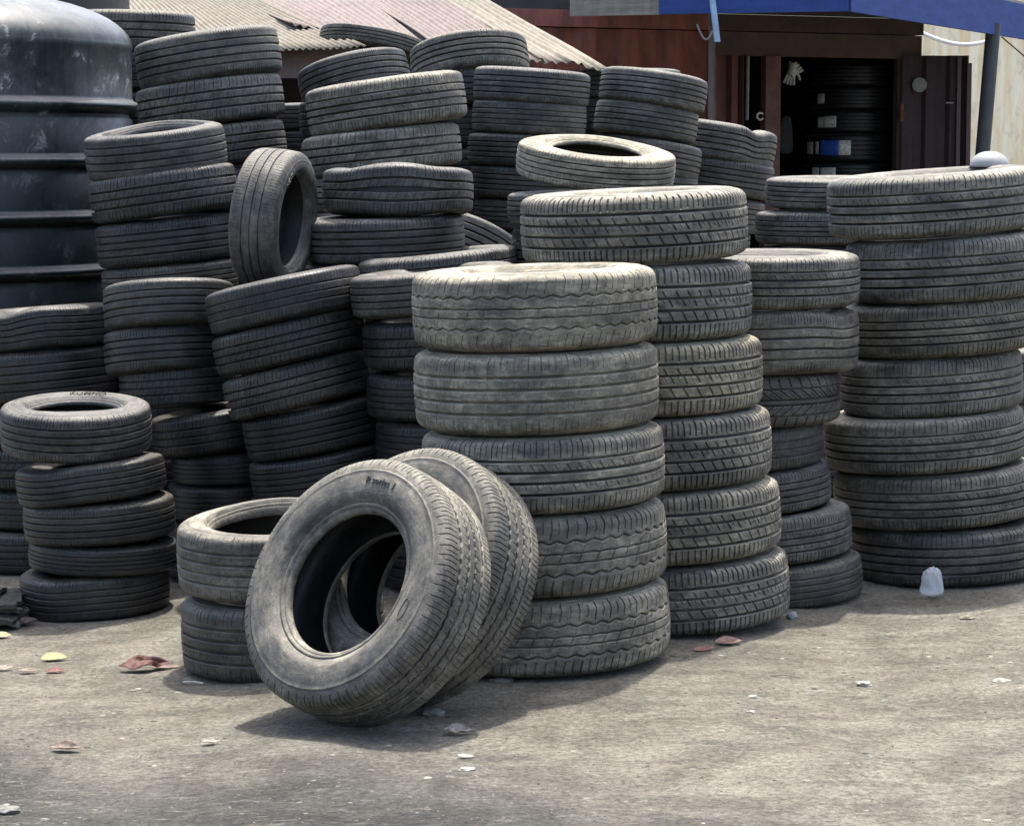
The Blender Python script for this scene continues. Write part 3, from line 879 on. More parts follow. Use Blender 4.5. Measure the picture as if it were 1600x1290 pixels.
stone(1350, 1070, .022, 'pale pebble out in the open yard', (.30, .285, .24), .4)
stone(1176, 1089, .013, 'white pebble below the pinkish leaf', (.36, .345, .30), .4)
stone(12, 1268, .030, 'pale pebble in the lower left corner', (.17, .165, .145), .35)
stone(730, 1203, .020, 'cream pebble below the flat cream chip', (.30, .28, .23), .3)
stone(1174, 1113, .012, 'tiny pale pebble below the white pebble', (.30, .30, .27), .4)
st_ = MB(); a = on_ground(286, 1068); b = on_ground(318, 1070)
st_.tube([(a.x, a.y, a.z + .006), ((a.x + b.x) / 2, (a.y + b.y) / 2, a.z + .010), (b.x, b.y, b.z + .006)], .003, 6)
tag(st_.build('twig', m_plain('twig_mat', (.42, .40, .36), .8), None, True), 'short white stick lying against the two-tyre stack', 'stick')
st_ = MB(); a = on_ground(1204, 1057); b = on_ground(1250, 1060)
st_.tube([(a.x, a.y, a.z + .004), ((a.x + b.x) / 2, (a.y + b.y) / 2 + .01, a.z + .006), (b.x, b.y, b.z + .004)], .002, 6)
tag(st_.build('twig', m_plain('twig_mat2', (.2, .18, .14), .8), None, True), 'thin brown twig in the open yard on the right', 'stick')

# clear plastic bag
def m_bag(name, a=.55):
    k = NT(name)
    k.base((.72, .75, .78)); k.rough(.14)
    k.b.inputs['Alpha'].default_value = a
    k.b.inputs['Subsurface Weight'].default_value = .3
    k.b.inputs['Coat Weight'].default_value = .5
    k.bump(k.noise(k.mapping(k.coords(), (1.6, 1.6, .6)), 30, 3, .5, 1.2), .5, .004)
    return k.m
def bag(loc, w, h, name, label, mat):
    bm = bmesh.new(); bmesh.ops.create_icosphere(bm, subdivisions=5, radius=1)
    for v in bm.verts:
        q = v.co.copy()
        u = (q.z + 1) / 2
        ww = (1 - .30 * u ** 1.3) * (1 + .5 * max(0, .35 - u)) / max(.35, math.sqrt(max(.0, 1 - q.z * q.z))) * math.sqrt(max(0, 1 - abs(q.z) ** 5))
        az = math.atan2(q.y, q.x); c = 1 + .10 * noise.noise(q * 1.7) + .13 * abs(noise.noise((math.cos(az) * 3.2, math.sin(az) * 3.2, q.z * .7))) + .05 * noise.noise((math.cos(az) * 9, math.sin(az) * 9, q.z * 1.6))
        v.co = Vector((q.x * w / 2 * ww * c, q.y * w / 2 * .7 * ww * c, u * h * (1 + .08 * noise.noise(q * 4))))
    me = bpy.data.meshes.new(name); bm.to_mesh(me); bm.free()
    o = link(name, me, mat); o.location = loc
    tag(o, label, 'bag'); return o
p = on_ground(1456, 932)
bag((p.x, p.y, ground_z(p.x) + .002), .080, .100, 'plastic_bag', 'crumpled clear plastic bag on the ground before the right-hand stack', m_bag('clear_plastic', .40))

# ------------------------------------------------------------------ water tanks
def m_tank():
    k = NT('tank_plastic')
    co = k.coords()
    n = k.noise(co, 3.0, 6, .65, .8)
    st = k.noise(k.mapping(co, (9, 9, .7)), 3, 5, .6)
    blot = k.noise(co, 9, 7, .75, 1.0)
    sx = k.node('ShaderNodeSeparateXYZ'); k.link(co, sx.inputs[0])
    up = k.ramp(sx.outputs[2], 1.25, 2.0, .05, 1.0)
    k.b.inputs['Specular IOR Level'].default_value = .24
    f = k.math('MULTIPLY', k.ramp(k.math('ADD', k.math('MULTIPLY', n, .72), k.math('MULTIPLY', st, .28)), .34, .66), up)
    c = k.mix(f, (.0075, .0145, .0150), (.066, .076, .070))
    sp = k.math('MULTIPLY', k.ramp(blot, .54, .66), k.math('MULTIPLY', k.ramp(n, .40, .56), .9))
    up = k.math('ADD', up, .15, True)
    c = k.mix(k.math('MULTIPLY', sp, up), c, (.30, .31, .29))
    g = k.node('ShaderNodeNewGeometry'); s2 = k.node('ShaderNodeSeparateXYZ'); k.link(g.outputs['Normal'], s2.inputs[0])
    top = k.ramp(s2.outputs[2], .2, .8, 0, .7)  # upward faces paler, for dust and to paint the highlight along the ribs
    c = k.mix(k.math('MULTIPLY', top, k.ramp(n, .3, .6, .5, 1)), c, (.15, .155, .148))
    k.base(c); k.rough(k.ramp(blot, .35, .65, .26, .48))
    k.bump(blot, .25, .006)
    return k.m
TANK = m_tank()
TANK2 = m_plain('old_tank_plastic', (.035, .040, .043), .5, .3, 4)
def lathe(prof, seg=128):
    p = np.array(prof); th = np.linspace(0, 2 * math.pi, seg, endpoint=False)
    V = np.stack([p[None, :, 0] * np.cos(th)[:, None], p[None, :, 0] * np.sin(th)[:, None], p[None, :, 1] + 0 * th[:, None]], -1)
    return V.reshape(-1, 3), grid_faces(seg, len(p), True)
def water_tank(px_edge, Y, rad, ytop, ribs_y, label, dome=.30, TANK=TANK):
    Yt = Y; xe = at(px_edge, 300, Yt).x
    cx = xe - rad * 1.0
    t = empty('water_tank', (cx, Y, 0))
    zt = at(px_edge, ytop, Y).z - 0
    prof = [(rad * .985, .0)]
    ribs = sorted(at(px_edge, y, Y - rad * .2).z for y in ribs_y)
    zr = ribs[0] if ribs else 0
    while zr - .24 > .15: zr -= .24; ribs.insert(0, zr)
    for z in ribs:
        for dz, dr in ((-.060, -.002), (-.048, -.016), (-.036, -.020), (-.026, -.010), (-.020, .010), (-.010, .028), (0, .034), (.010, .031), (.020, .020), (.028, .004), (.040, -.002)):
            prof.append((rad * .985 + dr, z + dz))
    prof.append((rad * .985, zt - .02)); prof.append((rad * .99, zt - .006)); prof.append((rad * .985, zt + .01))
    bd = link('tank_body', np_mesh('tank_body', *lathe(prof), True, 60), TANK, t)
    dm = []
    for i in range(15):
        a = i / 14 * math.pi / 2
        q = math.cos(a) ** .62
        dm.append((rad * .985 * q + .0001, zt + .01 + dome * math.sin(a) ** 1.15))
    link('tank_dome', np_mesh('tank_dome', *lathe(dm), True, 60), TANK, t)
    n = MB(); n.cyl((0, 0, zt + dome - .02), (0, 0, zt + dome + .10), .26, .25, 40)
    n.build('tank_lid', TANK, t, True)
    tag(t, label, 'water tank')
    return t
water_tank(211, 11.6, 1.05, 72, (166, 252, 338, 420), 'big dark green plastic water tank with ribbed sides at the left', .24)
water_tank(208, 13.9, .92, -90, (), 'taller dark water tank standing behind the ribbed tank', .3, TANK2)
# plinth and folded sacks at the foot
pl = MB(); pc = at(-70, 860, 10.0)
pl.box((pc.x, 10.4, .30), (.85, .5, .72), None, .01)
tag(pl.build('plinth', m_plain('plinth_mat', (.05, .055, .058), .8, .4, 5, bump=.004)), 'dark concrete block at the left border behind the sacks', 'block')
for i, (w, h) in enumerate(((.30, .035), (.27, .030), (.30, .028), (.26, .030), (.24, .03))):
    b = bmesh.new(); bmesh.ops.create_grid(b, x_segments=24, y_segments=16, size=.5)
    sdv = i * 9.1
    for v in b.verts:
        v.co = Vector((v.co.x * w * 1.5 * (1 + .1 * noise.noise((v.co.y * 6, sdv, 0))), v.co.y * .28, .010 * noise.noise((v.co.x * 5, v.co.y * 5, sdv)) + .006 * noise.noise((v.co.x * 14, v.co.y * 14, sdv)) - .05 * max(0, abs(v.co.x) - .38)))
    me = bpy.data.meshes.new('folded_sack'); b.to_mesh(me); b.free()
    o = link('folded_sack', me, m_plain('sack_mat', [(.17, .16, .14), (.04, .04, .036), (.06, .055, .05), (.035, .035, .032), (.05, .05, .046)][i], .85, .4, 15))
    so = o.modifiers.new('t', 'SOLIDIFY'); so.thickness = .014; so.offset = 0
    q = on_ground(2, 982)
    o.location = (q.x - .17 + [.0, .03, -.02, .02, -.05][i], q.y + .12, ground_z(q.x) + .018 + .021 * i); o.rotation_euler = (0, 0, R_([4, -6, 10, 2, -9][i]))
    tag(o, ['pale folded sack at the bottom of the pile by the left border', 'dark folded sack second from the bottom of its pile', 'brownish folded sack in the middle of the pile',
            'dark folded sack just under the topmost one', 'topmost folded sack of the pile beside the short stack'][i], 'sack', 'folded sacks at the left')

# ------------------------------------------------------------------ shed with corrugated roof
def m_roof(name, c1, c2, rust):
    k = NT(name)
    co = k.coords('UV') if False else k.coords()
    n = k.noise(co, 2.2, 6, .65, .5); s = k.noise(k.mapping(co, (6, 1, 1)), 5, 5, .65)
    b = k.noise(co, 22, 5, .7)
    c = k.mix(k.ramp(s, .35, .65), c1, c2)
    c = k.mix(k.math('MULTIPLY', k.ramp(k.math('ADD', k.math('MULTIPLY', n, .6), k.math('MULTIPLY', b, .4)), .50, .64), .75), c, rust)
    k.base(c); k.rough(.75); k.bump(b, .3, .004)
    return k.m
def sheet(P00, P10, P11, P01, waves, amp, nv=10, jag=.0, seed=0):
    """corrugated sheet: P00-P10 the eave, P01-P11 the upper edge; ribs run from eave to upper edge"""
    P00, P10, P11, P01 = [Vector(p) for p in (P00, P10, P11, P01)]
    nrm = (P10 - P00).cross(P01 - P00).normalized()
    if nrm.z < 0: nrm = -nrm
    nu = waves * 8 + 1
    V = []
    for i in range(nu):
        u = i / (nu - 1)
        jg = jag * noise.noise((u * 9, seed, 0))
        for j in range(nv + 1):
            v = j / nv
            vv = v + (1 - v) * jg
            a = P00.lerp(P10, u); b = P01.lerp(P11, u)
            p = a.lerp(b, vv) + nrm * (amp * math.sin(2 * math.pi * waves * u) + .02 * noise.noise((u * 3, v * 2, seed)))
            V.append(p)
    return np_mesh('roof_sheet', [tuple(v) for v in V], grid_faces(nu, nv + 1), True)
def add_sheet(parent, mat, *a, **kw):
    o = link('roof_sheet', sheet(*a, **kw), mat, parent)
    so = o.modifiers.new('t', 'SOLIDIFY'); so.thickness = .004
    return o
cream = m_roof('cream_sheet', (.175, .155, .112), (.125, .108, .075), (.10, .075, .05))
pink = m_roof('pink_sheet', (.155, .120, .100), (.108, .082, .068), (.075, .052, .042))
shed = empty('shed', (at(600, 300, 14.5).x, 14.5, 0))
def rel(p): return Vector(p) - shed.location
tag(shed, 'low shed with rusty cream and pink corrugated roof behind the tyres', 'shed')
add_sheet(shed, cream, rel(at(212, 90, 13.6)), rel(at(572, 71, 13.6)), rel(at(372, -14, 17.2)), rel(at(150, -8, 17.2)), 34, .0065, jag=.009, seed=1)
add_sheet(shed, pink, rel(at(452, 36, 14.6)), rel(at(700, 84, 14.4)), rel(at(560, -24, 19)), rel(at(330, -24, 19)), 18, .008, jag=.009, seed=2)
add_sheet(shed, pink, rel(at(684, 74, 14.3)), rel(at(856, 98, 14.2)), rel(at(668, -24, 19)), rel(at(540, -20, 19)), 13, .008, jag=.012, seed=3)
add_sheet(shed, cream, rel(at(842, 92, 14.25)), rel(at(955, 110, 14.1)), rel(at(718, -26, 19)), rel(at(660, -22, 19)), 7, .008, jag=.012, seed=4)
fb = MB(); a = at(428, 70, 13.75); b = at(580, 70, 13.75); c = at(500, 122, 13.75)
fb.box(rel(((a.x + b.x) / 2 - .5, 13.8, (a.z + c.z) / 2 - .01)), (b.x - a.x + 1.0, .03, a.z - c.z - .02))
fb.build('fascia_board', m_plain('faded_red_board', (.16, .105, .09), .85, .35, 6, col2=(.20, .17, .15), stretch=(1, 1, 3)), shed)
wl = MB(); wl.box(rel((at(700, 200, 15).x - .3, 15.1, 1.05)), (3.3, .06, 1.94))
wl.build('wall', m_plain('dark_planks', (.05, .042, .036), .9, .4, 6), shed)
for px in (120, 560, 820):
    m = MB(); q = at(px, 200, 14.4); m.box(rel((q.x, 14.5, .86)), (.08, .08, 1.74)); m.build('post', m_plain('shed_post', (.07, .055, .045), .9), shed)

# ------------------------------------------------------------------ container shop
ANG = R_(25)
A0 = at(800, 240, 18.6)
U = Vector((math.cos(ANG), math.sin(ANG), 0)); Nn = Vector((math.sin(ANG), -math.cos(ANG), 0))
def wp(px, py, off=0.0):
    d = ray(px, py); a = A0 + Nn * off
    t = ((a - CAMP).dot(Nn)) / d.dot(Nn)
    p = CAMP + d * t
    return (p - A0).dot(U), p.z
box_ = empty('container_shop', (A0.x, A0.y, 0), (0, 0, ANG))
tag(box_, 'rusty red shipping container used as tyre shop with an open doorway', 'container')
RED = m_plain('red_paint', (.24, .078, .056), .75, .5, 4, col2=(.11, .040, .030), stretch=(2, 2, .6), bump=.002)
BRN = m_plain('brown_frame', (.070, .036, .030), .75, .4, 6)
DRK = m_plain('dark_maroon', (.030, .013, .016), .7, .4, 5)
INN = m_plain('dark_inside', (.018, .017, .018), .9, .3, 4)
ztop = wp(880, 16)[1]
def corr(x0, x1, z0, z1, y, per=.36, dep=.045, th=.004):
    xs_ = []; x = x0
    prof = [(0, 0), (.34, 0), (.5, 1), (.84, 1)]
    while x < x1:
        for f, d in prof:
            if x + f * per < x1: xs_.append((x + f * per, y + d * dep))
        x += per
    xs_.append((x1, y))
    V = []; Fq = []
    for (px_, py_) in xs_:
        V += [(px_, py_, z0), (px_, py_, z1)]
    n = len(xs_)
    for i in range(n - 1): Fq.append((2 * i, 2 * i + 2, 2 * i + 3, 2 * i + 1))
    return np_mesh('panel', V, Fq, False)
uL = wp(700, 100)[0]; u1 = wp(1110, 100)[0]; u2 = wp(1162, 100)[0]; u3 = wp(1193, 100)[0]; u4 = wp(1216, 100)[0]; u5 = wp(1403, 100)[0]; u6 = wp(1441, 60)[0]
zd = wp(1300, 90)[1]; zf = .22
def panel(x0, x1, z0, z1, mat, per=.36):
    o = link('wall_panel', corr(x0, x1, z0, z1, 0, per), mat, box_)
    so = o.modifiers.new('t', 'SOLIDIFY'); so.thickness = .01; so.offset = -1
panel(uL, u1 - .03, zf, ztop - .13, RED)
m = MB(); m.box(((uL + u1) / 2, .03, ztop - .06), (u1 - uL, .10, .125)); m.build('top_rail', RED, box_)
m = MB(); m.box(((u1 + u6) / 2, .03, ztop - .06), (u6 - u1, .098, .125)); m.build('top_rail', m_plain('dark_rail', (.05, .03, .025), .8, .4, 5), box_)
m = MB(); m.box(((uL + u6) / 2, .03, zf - .06), (u6 - uL, .10, .12)); m.build('bottom_rail', BRN, box_)
m = MB(); m.box((u1, -.005, (zf + ztop - .13) / 2), (.055, .07, ztop - .13 - zf)); m.build('corner_post', m_plain('pale_brown_post', (.16, .11, .09), .75, .4, 8), box_)
panel(u1 + .03, u2, zf, zd, m_plain('deep_red_paint', (.10, .030, .025), .7, .4, 4, bump=.002), .16)
m = MB(); m.box(((u1 + u6) / 2 + .02, .02, (zd + ztop - .13) / 2), (u6 - u1 - .06, .06, ztop - .13 - zd)); m.build('header', m_plain('brown_header', (.075, .045, .035), .8, .4, 5), box_)
m = MB(); m.box(((u3 + u4) / 2, .0, (zf + zd) / 2), (u4 - u3, .08, zd - zf)); m.build('door_post', m_plain('worn_door_post', (.13, .055, .045), .75, .5, 9), box_)
m = MB(); m.box(((u5 + u6) / 2, .03, (zf + zd) / 2), (u6 - u5, .06, zd - zf)); m.build('door_post', BRN, box_)
m = MB(); m.cyl((wp(1165, 100)[0], -.03, wp(1165, 188)[1]), (wp(1166, 88)[0], -.03, wp(1166, 88)[1]), .013, None, 10); m.build('locking_bar', m_plain('grey_bar', (.18, .17, .17), .5), box_)
rg = MB(); cu, cz = wp(1186, 182)
rg.tube([(cu + .03 * math.cos(a), -.02, cz + .026 * math.sin(a)) for a in [R_(40) + 2 * math.pi * .8 * i / 16 for i in range(17)]], .008, 8); rg.build('handle', m_plain('pale_handle', (.5, .47, .42), .5), box_, True)
RUST = m_plain('rust', (.16, .065, .030), .85, .5, 20)
for zz in (.65, 1.25, 1.85):
    m = MB(); m.cyl((u5 + .005, -.055, zz - .07), (u5 + .005, -.055, zz + .07), .016, None, 10); m.box((u5 + .045, -.012, zz), (.07, .02, .05)); m.build('hinge', RUST, box_)
# inside
y1 = 2.3
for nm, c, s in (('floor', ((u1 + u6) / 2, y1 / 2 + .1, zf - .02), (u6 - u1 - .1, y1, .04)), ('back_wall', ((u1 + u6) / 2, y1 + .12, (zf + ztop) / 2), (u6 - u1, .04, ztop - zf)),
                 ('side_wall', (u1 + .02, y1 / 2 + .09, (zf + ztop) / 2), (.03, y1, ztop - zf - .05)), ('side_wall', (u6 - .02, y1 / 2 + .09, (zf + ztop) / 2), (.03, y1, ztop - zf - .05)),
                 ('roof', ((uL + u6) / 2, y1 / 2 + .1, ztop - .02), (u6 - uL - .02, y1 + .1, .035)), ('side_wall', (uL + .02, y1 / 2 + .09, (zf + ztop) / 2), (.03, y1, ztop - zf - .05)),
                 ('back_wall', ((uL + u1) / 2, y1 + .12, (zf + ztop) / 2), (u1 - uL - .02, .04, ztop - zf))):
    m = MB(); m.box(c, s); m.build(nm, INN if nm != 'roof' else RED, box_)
# open door leaf
lf = empty('door', (u5 + .01, -.05, 0), (0, 0, -ANG)); lf.parent = box_
def world_u(px, py, Y): return at(px, py, Y)
hinge = A0 + U * (u5 + .01) + Nn * .05
Yl = hinge.y
lw = (1506 - 1405) / F * Yl; lt = at(1450, 87, Yl).z
me = corr(0, lw, zf + .02, lt, 0, .19, .03); o = link('door_leaf', me, DRK, lf); so = o.modifiers.new('t', 'SOLIDIFY'); so.thickness = .02; so.offset = -1
m = MB(); m.box((lw + .012, .0, (zf + lt) / 2 - .03), (.035, .05, lt - zf - .06)); m.box((lw - .07, -.02, (zf + lt) / 2), (.03, .02, lt - zf - .02)); m.build('door_edge', m_plain('door_edge_mat', (.09, .055, .055), .7), lf)
m = MB(); q = at(1436, 133, Yl); m.cyl((q.x - hinge.x, -.030, q.z), (q.x - hinge.x, -.004, q.z), .058, None, 32); m.build('round_plate', m_plain('round_plate_mat', (.20, .20, .19), .7, .4, 12), lf)
m = MB(); q = at(1483, 161, Yl); m.cyl((q.x - hinge.x - .03, -.03, q.z), (q.x - hinge.x + .03, -.03, q.z), .006, None, 8); m.build('latch', m_plain('latch_mat', (.3, .28, .26), .5, metal=.5), lf)

# new tyres with stickers inside
STK = {'white': m_plain('white_sticker', (.72, .72, .70), .5, .55, 60, col2=(.30, .30, .30)), 'blue': m_plain('blue_sticker', (.03, .09, .42), .45, .2, 20)}
def inside_tyre(px, t, b, R, depth, stickers, label):
    off = -depth
    uu, _ = wp(px, (t + b) / 2, off); _, z1 = wp(px, t, off + R); _, z2 = wp(px, b, off + R)
    c = A0 + U * uu - Nn * depth; c.z = (z1 + z2) / 2
    o, s, sd = tyre(c, R, (z1 - z2), Matrix.Rotation(0, 3, 'Y'), label, 'ribfine', .02, .2, spin=0, group='new tyres stored in the container')
    for (a0, a1, z0, z1_, kind) in stickers:
        n = 10; V = []
        for i in range(n + 1):
            a = R_(-90 + a0 + (a1 - a0) * i / n)
            for z in (z0, z1_): V.append(((R0 + .004) * math.cos(a), (R0 + .004) * math.sin(a), z * W0 * .42))
        k = link('sticker', np_mesh('sticker', V, grid_faces(n + 1, 2), True), STK[kind], o)
        so = k.modifiers.new('t', 'SOLIDIFY'); so.thickness = .002
    return o
cxp = 1332
inside_tyre(cxp, 98, 135, .36, .62, [], 'new black tyre, topmost in the stack inside the doorway')
inside_tyre(cxp, 135, 172, .36, .62, [(-58, -46, -.5, .5, 'white')], 'new black tyre with one small white sticker inside the doorway')
inside_tyre(cxp, 172, 208, .36, .62, [(-58, -48, -.6, .5, 'white'), (-47, -29, -.6, .6, 'white')], 'new black tyre with two white stickers above the blue sticker')
inside_tyre(cxp - 6, 208, 254, .37, .62, [(-72, -58, -.5, .5, 'white'), (-53, -48, -.5, .5, 'white'), (-46, -20, -.6, .6, 'blue'), (-20, -5, -.6, .6, 'white')], 'new black tyre with a long blue sticker inside the doorway')
inside_tyre(cxp - 6, 254, 292, .37, .62, [(-60, -48, -.3, .7, 'white'), (-46, -24, -.3, .7, 'white')], 'new black tyre with white stickers just below the blue sticker')
inside_tyre(cxp - 6, 292, 330, .37, .62, [], 'new black tyre sixth from top inside the doorway')
inside_tyre(cxp - 6, 330, 366, .37, .62, [], 'new black tyre seventh from top inside the doorway')
inside_tyre(cxp - 6, 366, 402, .37, .62, [], 'new black tyre eighth from top inside the doorway')
inside_tyre(cxp - 6, 402, 440, .37, .62, [], 'new black tyre ninth from top inside the doorway')
# pair of white gloves and a clear bag hanging just inside
def px_in(px, py, depth):
    u_, z_ = wp(px, py, -depth); q = A0 + U * u_ - Nn * depth; return Vector((q.x, q.y, z_))
def glove(x0, y0, x1, y1_, label):
    bm = MB()
    a = px_in(x0, y0, .12); b = px_in(x1, y1_, .12)
    d = (b - a); L = d.length; d.normalize(); s = d.cross(Vector((0, 1, 0))).normalized()
    bm.tube([a, a + d * L * .3, a + d * L * .55], .035, 10)
    for k in range(4):
        o_ = s * (-.027 + .018 * k)
        bm.tube([a + d * L * .50 + o_, a + d * L * .78 + o_ * 1.25, a + d * L * (1.0 - .03 * abs(k - 1.5)) + o_ * 1.5], .0105, 7)
    bm.tube([a + d * L * .30 + s * .03, a + d * L * .5 + s * .065, a + d * L * .66 + s * .078], .011, 7)
    o = bm.build('glove', m_plain('glove_mat', (.42, .43, .42), .9, .3, 30), None, True)
    tag(o, label, 'glove', 'work gloves hanging in the doorway')
glove(1240, 100, 1232, 133, 'lower white work glove hanging in the dark doorway')
glove(1234, 118, 1250, 103, 'upper white work glove crossing the other in the doorway')
q = px_in(1228, 242, .10)
bag((q.x, q.y, q.z), .11, .30, 'plastic_bag', 'clear plastic bag hanging beside the container door post', m_bag('clear_plastic_hung', .025))

# ------------------------------------------------------------------ canopy
can = empty('canopy', (2.15, 16, 0))
tag(can, 'shop canopy with blue fascia boards over the container front', 'canopy')
CO = can.location.copy()
zb = at(1325, 18, 16).z
Lp = at(1030, 22, 16.35); Rp = at(1600, 62, 20.0); Lp.z = zb; Rp.z = at(1600, 62, 20.0).z
Cp = Vector((at(1325, 18, 16).x, 16, zb))
BLU = m_plain('blue_paint', (.034, .066, .215), .8, .35, 5, col2=(.026, .050, .160), stretch=(1, 1, 4), bump=.002, spec=.15)
def board(p, q, h, th, mat, name, over=0.0):
    p = p - CO; q = q - CO
    d = (q - p); L = math.hypot(d.x, d.y); a = math.atan2(d.y, d.x)
    m = MB(); c = (p + q) / 2
    m.box((c.x, c.y, c.z + h / 2), (L + over, th, h), Matrix.Rotation(a, 4, 'Z') @ Matrix.Rotation(-math.atan2(d.z, L), 4, 'Y'))
    return m.build(name, mat, can)
board(Lp, Cp, .27, .03, BLU, 'fascia_board')
dr = (Rp - Cp).normalized()
board(Cp + dr * .02, Rp + dr * 1.2, .27, .03, BLU, 'fascia_board')
dl = (Lp - Cp).normalized()
L2 = Lp + dl * .60
o = link('side_cladding', corr(0, .60, 0, .27, 0, .10, .012), m_plain('grey_boards', (.24, .22, .18), .85, .35, 8, stretch=(.5, 1, 5)), can)
o.location = L2 - CO + Vector((0, .0, -.002)); o.rotation_euler = (0, 0, math.atan2(-dl.y, -dl.x))
so = o.modifiers.new('t', 'SOLIDIFY'); so.thickness = .012
# roof slab under corrugated sheet
def poly_slab(pts, z, th, name, mat):
    bm = bmesh.new(); vs = [bm.verts.new((p.x - CO.x, p.y - CO.y, z + (p.z if False else 0))) for p in pts]
    f = bm.faces.new(vs); r = bmesh.ops.extrude_face_region(bm, geom=[f])
    for v in [g for g in r['geom'] if isinstance(g, bmesh.types.BMVert)]: v.co.z += th
    bmesh.ops.recalc_face_normals(bm, faces=bm.faces)
    me = bpy.data.meshes.new(name); bm.to_mesh(me); bm.free(); return link(name, me, mat, can)
endR = A0 + U * (u6 + .5) - Nn * .3; endL = A0 + U * (u1 - .9) - Nn * .05
poly_slab([L2 + dl * .05 + Vector((0, .03, 0)), Cp + Vector((0, .05, 0)), Rp + dr * 1.2 + Vector((-.05, 0, 0)), Vector((endR.x + 1.2, endR.y + 1.5, 0)), endR, endL], zb + .275, .03, 'roof_sheet', m_plain('canopy_roof', (.20, .19, .18), .6, .3, 4))
sw_a = A0 + U * (u1 - 1.0) + Nn * .02; sw_b = A0 + U * (u6 + .02) + Nn * .02
sw_a.z = sw_b.z = ztop + .004
board(sw_a, sw_b, max(.05, zb + .272 - ztop - .004), .03, m_plain('dark_gap_fill', (.045, .035, .03), .85, .3, 5), 'infill_board')  # added dark board closing the bright gap, standing in for shade under the canopy
# posts
pt = at(1552, 62, 19.2); pb = at(1531, 300, 19.2)
dirp = (pb - pt).normalized(); tt = (ground_z(pt.x) - pt.z) / dirp.z
m = MB(); m.cyl(pt + Vector((0, 0, .12)) - CO, pt + dirp * tt - CO, .056, None, 20); m.build('post', m_plain('dark_post', (.045, .05, .055), .6, .3, 6), can, True)
m = MB(); pz = at(1113, 0, 16.55); m.box(Vector((pz.x, 16.6, zb / 2 + .05)) - CO, (.035, .035, zb + .1)); m.build('post', m_plain('thin_post', (.13, .10, .09), .8), can)
# dangling light blue strip
sp_ = MB(); a = at(1112, -10, 16.15); b = at(1121, 66, 16.1)
d = b - a
sp_.box((a + b) / 2, (.042, .014, d.length), d.to_track_quat('Z', 'Y').to_matrix().to_4x4(), .002)
tag(sp_.build('wooden_strip', m_plain('light_blue_paint', (.22, .33, .46), .6, .3, 10)), 'light blue wooden strip dangling from the canopy edge', 'strip')
wr = MB(); wr.tube([at(1090 + 20 * math.sin(t * .5), 40 + 22 * math.sin(t), 16.6) if False else at(1089 + 24 * (t / 10), 38 + 24 * math.sin(math.pi * min(1, t / 10 * .85)) , 16.3) for t in range(11)], .006, 6)
tag(wr.build('cable', m_plain('grey_cable', (.25, .24, .23), .6), None, True), 'short grey cable looped beside the light blue strip', 'cable')

hb = MB(); a = at(560, 0, 24); b = at(905, 0, 24)
hb.box(((a.x + b.x) / 2, 24.5, 2.6), (b.x - a.x, .5, 5.2))
tag(hb.build('dark_wall', m_plain('dark_timber', (.035, .034, .034), .9, .4, 3)), 'dark timber wall behind the red container and shed roof', 'wall')
# ------------------------------------------------------------------ yellow wall behind
def m_yellow():
    k = NT('stained_yellow_render'); co = k.coords()
    s = k.noise(k.mapping(co, (3, 1, .45)), 2.6, 6, .65, .4); b = k.noise(co, 5, 7, .7, .6)
    c = k.mix(k.ramp(s, .36, .64), (.62, .50, .30), (.72, .66, .50))
    c = k.mix(k.math('MULTIPLY', k.ramp(b, .52, .68), .6), c, (.40, .37, .29))
    k.base(c); k.rough(.9); k.bump(b, .3, .01); return k.m
wl = MB(); a = at(1400, 200, 26.5); b = at(1720, 200, 29.5)
d = b - a
wl.box(((a.x + b.x) / 2, (a.y + b.y) / 2, 1.75), (math.hypot(d.x, d.y), .18, 3.5), Matrix.Rotation(math.atan2(d.y, d.x), 4, 'Z'))
tag(wl.build('yellow_wall', m_yellow()), 'cream yellow wall behind the container at the right', 'wall')
cb = MB(); cb.tube([at(1428 + 172 * t / 20, 46 + 27 * math.sin(math.pi * t / 20 * 1.02) - 6 * (t / 20), 22.5) for t in range(21)], .018, 8)
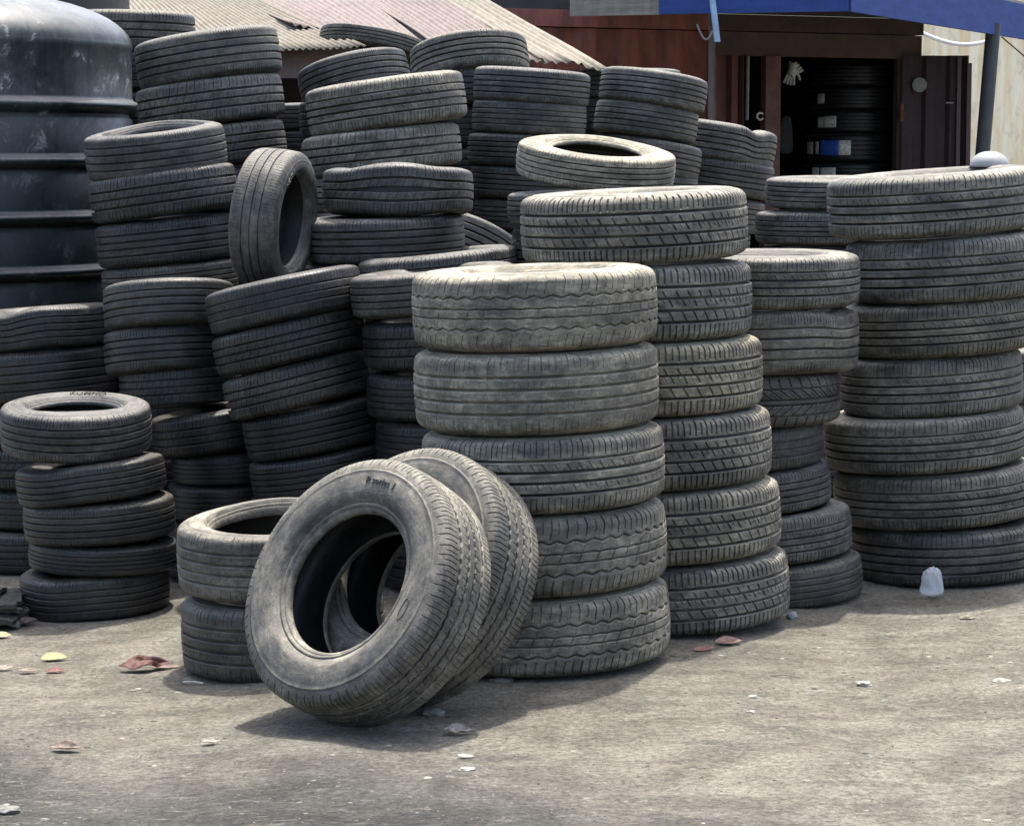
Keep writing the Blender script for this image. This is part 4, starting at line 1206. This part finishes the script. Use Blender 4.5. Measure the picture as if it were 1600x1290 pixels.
tag(cb.build('cable', m_plain('white_pipe', (.75, .74, .70), .5), None, True), 'white hose sagging under the canopy in front of the yellow wall', 'hose')
cb = MB(); cb.tube([at(1565 + 40 * t / 8, 58 + 34 * t / 8, 21) for t in range(9)], .006, 6)
tag(cb.build('cable', m_plain('dark_cable', (.08, .07, .06), .6), None, True), 'thin dark wire slanting right of the dark post', 'cable')

# pale dome on top of the right stack
dm = []
for i in range(14):
    a = i / 13 * math.pi / 2
    dm.append((.069 * math.cos(a) ** .9 + .0001, .052 * math.sin(a)))
dm = [(.064, .0), (.072, -.004), (.073, .002)] + dm
q = at(1546, 259, 9.1)
o = link('bowl', np_mesh('bowl', *lathe(dm, 64), True, 50), m_plain('grey_enamel', (.26, .26, .26), .5, .2, 6))
o.location = (q.x, 9.1, q.z); tag(o, 'pale grey upturned bowl lying on the topmost tyre at right', 'bowl')

# ------------------------------------------------------------------ light
SUN_EL, SUN_AZ = 73.0, 14.0       # azimuth from +Y (away from the camera) towards +X
w = bpy.data.worlds.new('World'); sc.world = w; w.use_nodes = True
nt = w.node_tree
bg = nt.nodes['Background']
sky = nt.nodes.new('ShaderNodeTexSky'); sky.sky_type = 'NISHITA'; sky.sun_disc = False
sky.sun_elevation = R_(SUN_EL); sky.sun_rotation = R_(SUN_AZ); sky.dust_density = 4.5; sky.air_density = 0.9; sky.ozone_density = 0.6
nt.links.new(sky.outputs[0], bg.inputs[0]); bg.inputs[1].default_value = 0.15
sl = bpy.data.lights.new('sun', 'SUN'); sl.energy = 2.5; sl.angle = R_(1.2); sl.color = (1, .965, .89)
so = bpy.data.objects.new('sun', sl); C.objects.link(so)
e, a = R_(SUN_EL), R_(SUN_AZ)
sd = Vector((math.sin(a) * math.cos(e), math.cos(a) * math.cos(e), math.sin(e)))
so.rotation_euler = sd.to_track_quat('Z', 'Y').to_euler(); so.location = (0, 0, 30)

sc.view_settings.view_transform = 'Standard'; sc.view_settings.look = 'None'
sc.view_settings.exposure = 1.7; sc.view_settings.gamma = 1
sc.cycles.max_bounces = 6
